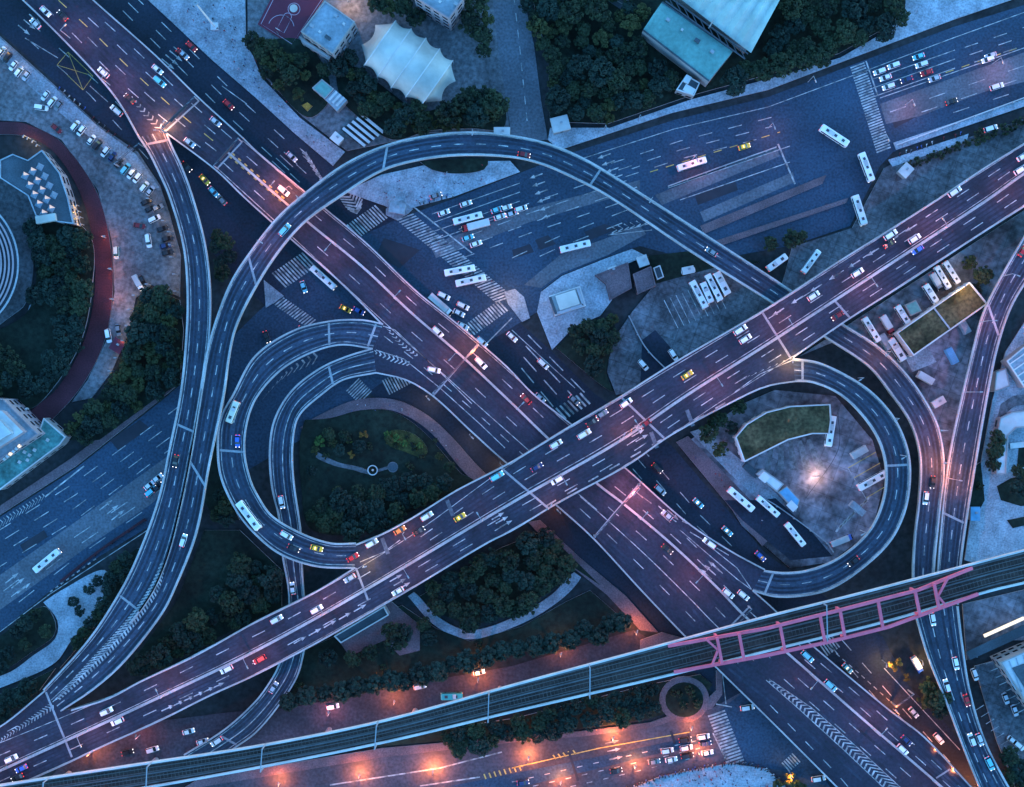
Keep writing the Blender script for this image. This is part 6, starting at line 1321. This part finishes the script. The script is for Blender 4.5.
for px, py, kind, col, place, ang, s in ((460, 271, 'bus', 'white', 'X', -10, .95), (471, 281, 'bus', 'white', 'X', -12, .95), (324, 278, 'bus', 'white', 'X', 42, .95), (468, 219, 'bus', 'white', 'AV', -15, .92), (476, 226, 'lorry', 'red', 'AV', 166, 1), (691, 165, 'bus', 'white', 'AV', -17, .92), (575, 247, 'bus', 'white', 'AV', -14, .95),
        (833, 137, 'bus', 'white', 'AV', 32, .98), (865, 168, 'bus', 'white', 'AV', 70, .92), (858, 211, 'bus', 'white', 'BS', 72, .95), (776, 263, 'minibus', 'white', 'BS', -36, 1.05), (810, 262, 'bus', 'white', 'BS', -55, .82), (49, 560, 'bus', 'white', 'AVL', -40, .95),
        (698, 295, 'bus', 'white', 'BY', 63, .93), (706, 293, 'minibus', 'white', 'BY', 66, 1), (713, 288, 'bus', 'white', 'BY', 63, .9), (721, 284, 'minibus', 'white', 'BY', 63, 1.15), (870, 330, 'bus', 'white', 'DP', 58, .85), (895, 350, 'minibus', 'white', 'DP', 58, 1.15), (904, 344, 'bus', 'white', 'DP', 58, .85), (901, 315, 'minibus', 'white', 'DP', 58, .95), (929, 294, 'minibus', 'white', 'DP', 58, .95), (941, 278, 'bus', 'white', 'DP', 58, .78), (950, 273, 'bus', 'white', 'DP', 58, .78), (935, 282, 'truck', 'grey', 'DP', 58, .9), (886, 325, 'truck', 'dark red', 'DP', 58, 1),
        (740, 499, 'bus', 'white', 'LY', 42, .98), (767, 506, 'bus', 'white', 'LY', 42, .85), (794, 534, 'bus', 'white', 'LY', 52, .85), (829, 431, 'bus', 'white', 'LY', 100, .95), (871, 480, 'bus', 'white', 'LY', -29, .98), (841, 540, 'lorry', 'blue', 'LY', -22, .8), (452, 695, 'minibus', 'turquoise', 'ST', 178, 1), (139, 283, 'truck', 'white', 'Q', 62, .8), (916, 664, 'truck', 'blue', 'FS', 60, .9)):
    veh(px, py, kind, col, place, ang=ang, s=s)
label_by_order(VEH)
for o, w, x, y, pl in VEH: o['group'] = 'vehicles ' + PLACES[pl][0]

# ================================================================== people on the plazas and crossings
def person_proto(seed, stride):
    """one continuous walking figure grown from a skeleton"""
    J = [(0, 0, .95), (0, 0, 1.2), (0, 0, 1.45), (0, 0, 1.56), (0.03, 0, 1.72), (0, .1, .9), (stride * .5, .11, .5), (stride * .9, .11, .06), (stride * .9 + .18, .11, .04), (0, -.1, .9), (-stride * .1, -.11, .5), (-stride, -.11, .1), (-stride + .17, -.11, .05), (0, .2, 1.42), (-stride * .3, .25, 1.15), (0.05, .24, .9), (0, -.2, 1.42), (stride * .3, -.25, 1.15), (.2, -.24, .95)]
    E = [(0, 1), (1, 2), (2, 3), (3, 4), (0, 5), (5, 6), (6, 7), (7, 8), (0, 9), (9, 10), (10, 11), (11, 12), (2, 13), (13, 14), (14, 15), (2, 16), (16, 17), (17, 18)]
    RAD = [.15, .14, .17, .06, .11, .1, .07, .05, .045, .1, .07, .05, .045, .07, .05, .04, .07, .05, .04]
    me = bpy.data.meshes.new('person'); me.from_pydata(J, E, []); o = bpy.data.objects.new('person', me); COL.objects.link(o)
    md = o.modifiers.new('s', 'SKIN'); sv = me.skin_vertices[0].data
    for i, r in enumerate(RAD): sv[i].radius = (r, r)
    sv[0].use_root = True; o.modifiers.new('u', 'SUBSURF').levels = 1
    dg = bpy.context.evaluated_depsgraph_get(); out = bpy.data.meshes.new_from_object(o.evaluated_get(dg)); bpy.data.objects.remove(o)
    out.materials.clear(); out.materials.append(M['clothes']); return out
PM = [person_proto(i, s) for i, s in enumerate((.12, .22, .05))]
PC = [((.03, .03, .04), 'dark clothes'), ((.35, .36, .4), 'pale clothes'), ((.05, .07, .16), 'blue clothes'), ((.25, .03, .04), 'red top')]
PEOPLE = []
PLACES.update({'pp1': ('walking on the top plaza', 'the white kiosk', (338, 140)), 'pp2': ('walking on the round plaza', 'the crossing island', (398, 209)), 'pp3': ('on the long crosswalk', 'the pavilion', (567, 301)), 'pp4': ('on the white plaza', 'the queue crosswalk', (728, 736)), 'pp5': ('on the garden walk', 'the white ring ornament', (373, 470)), 'pp6': ('on the brick walk by the buses', 'the floodlight', (812, 475))})
def crowd(poly, n, place, z=.4):
    xs = [p[0] for p in poly]; ys = [p[1] for p in poly]; k = 0
    while k < n:
        x, y = random.uniform(min(xs), max(xs)), random.uniform(min(ys), max(ys))
        if not inside((x, y), poly) or not clear_of(P(x, y, 0), .6): 
            continue
        k += 1; c, w = random.choice(PC); p = P(x, y, 0); o = bpy.data.objects.new('person', random.choice(PM)); COL.objects.link(o); o.location = (p.x, p.y, z); o.rotation_euler = (0, 0, random.uniform(0, 6.28)); o.color = (*c, 1); o['category'] = 'person'; PEOPLE.append((o, f'person in {w}', x, y, place))
crowd([(180, 8), (235, 5), (240, 40), (300, 118), (334, 150), (330, 158), (260, 96), (210, 48)], 60, 'pp1', .32); crowd([(355, 192), (440, 166), (505, 164), (505, 174), (450, 196), (400, 206)], 34, 'pp2', .38)
crowd([(404, 222), (412, 214), (512, 294), (500, 304)], 22, 'pp3', .06); crowd([(640, 784), (662, 778), (728, 765), (762, 770), (784, 787)], 60, 'pp4', .45); crowd([(320, 420), (356, 403), (394, 403), (430, 422), (474, 466), (466, 470), (428, 426), (394, 408)], 12, 'pp5', .55); crowd([(690, 446), (764, 522), (762, 534), (684, 446)], 12, 'pp6', .5)
def make_scooter():
    r = empty('parked_scooter'); mb = MB(); mb.box((0, 0, .28), (1.1, .34, .3), 'body_paint', 0, .8); mb.box((.52, 0, .3), (.16, .36, .62), 'body_paint', 0, .8); mb.build('body', r)
    mb = MB(); mb.box((-.22, 0, .58), (.75, .32, .16), 'tyre', 0, .85); mb.build('seat', r)
    mb = MB(); mb.bar((.48, -.36, 1.0), (.48, .36, 1.0), .07, 'dark_metal'); mb.bar((.55, 0, .3), (.48, 0, 1.0), .08, 'dark_metal'); mb.build('handlebar', r)
    for x in (-.62, .66): mb = MB(); mb.cyl((x, 0, .25), .25, .25, .12, 'tyre', 10, 'y'); mb.build('wheel', r)
    return r
sc0 = make_scooter(); first = True; SCOOT = []
PLACES.update({'s1': ('parked along the white plaza kerb', 'the queue crosswalk', (728, 736)), 's2': ('parked on the round plaza', 'the crossing island', (398, 209)), 's3': ('parked by the car park pavement', 'the ramp split', (163, 131)), 's4': ('parked on the bus platform', 'the square gatehouse', (903, 172))})
for pts, n, pl, z in (([(624, 789), (662, 775), (730, 762), (764, 767), (786, 784)], 52, 's1', .55), ([(392, 211), (420, 202), (452, 194)], 14, 's2', .4), ([(60, 86), (96, 118), (134, 150)], 16, 's3', .4), ([(900, 153), (940, 139), (960, 132)], 12, 's4', .5)):
    q = resample(smooth(pts), n)
    for i, v in enumerate(q):
        if random.random() < .12 or not clear_of(P(v.x, v.y, 0), .7): continue
        if first: o = sc0; first = False; _kids[sc0.name] = list(sc0.children)
        else: o = copy_tree(sc0)
        t = (q[min(i + 1, n - 1)] - q[max(i - 1, 0)]); p = P(v.x + random.uniform(-1, 1), v.y + random.uniform(.5, 2.5), z); o.location = p
        o.rotation_euler = (0, 0, math.atan2(-t.y, t.x) + 1.4 + random.uniform(-.3, .3)); o['category'] = 'scooter'; nm_ = random.choice(('white', 'black', 'dark red', 'grey', 'blue'))
        for ch in o.children:
            if ch.name.startswith('body'): ch.color = (*COLR[nm_], 1)
        SCOOT.append((o, f'small {nm_} scooter', v.x, v.y, pl))
label_by_order(SCOOT)
for o, w, x, y, pl in SCOOT: o['group'] = 'scooters ' + PLACES[pl][0]
label_by_order(PEOPLE)
for o, w, x, y, pl in PEOPLE: o['group'] = 'people ' + PLACES[pl][0]
_long = [o.name + ': ' + o['label'] for o in SC.objects if o.parent is None and 'label' in o and len(o['label'].split()) > 16]
print('LONG', len(_long), _long[:12])
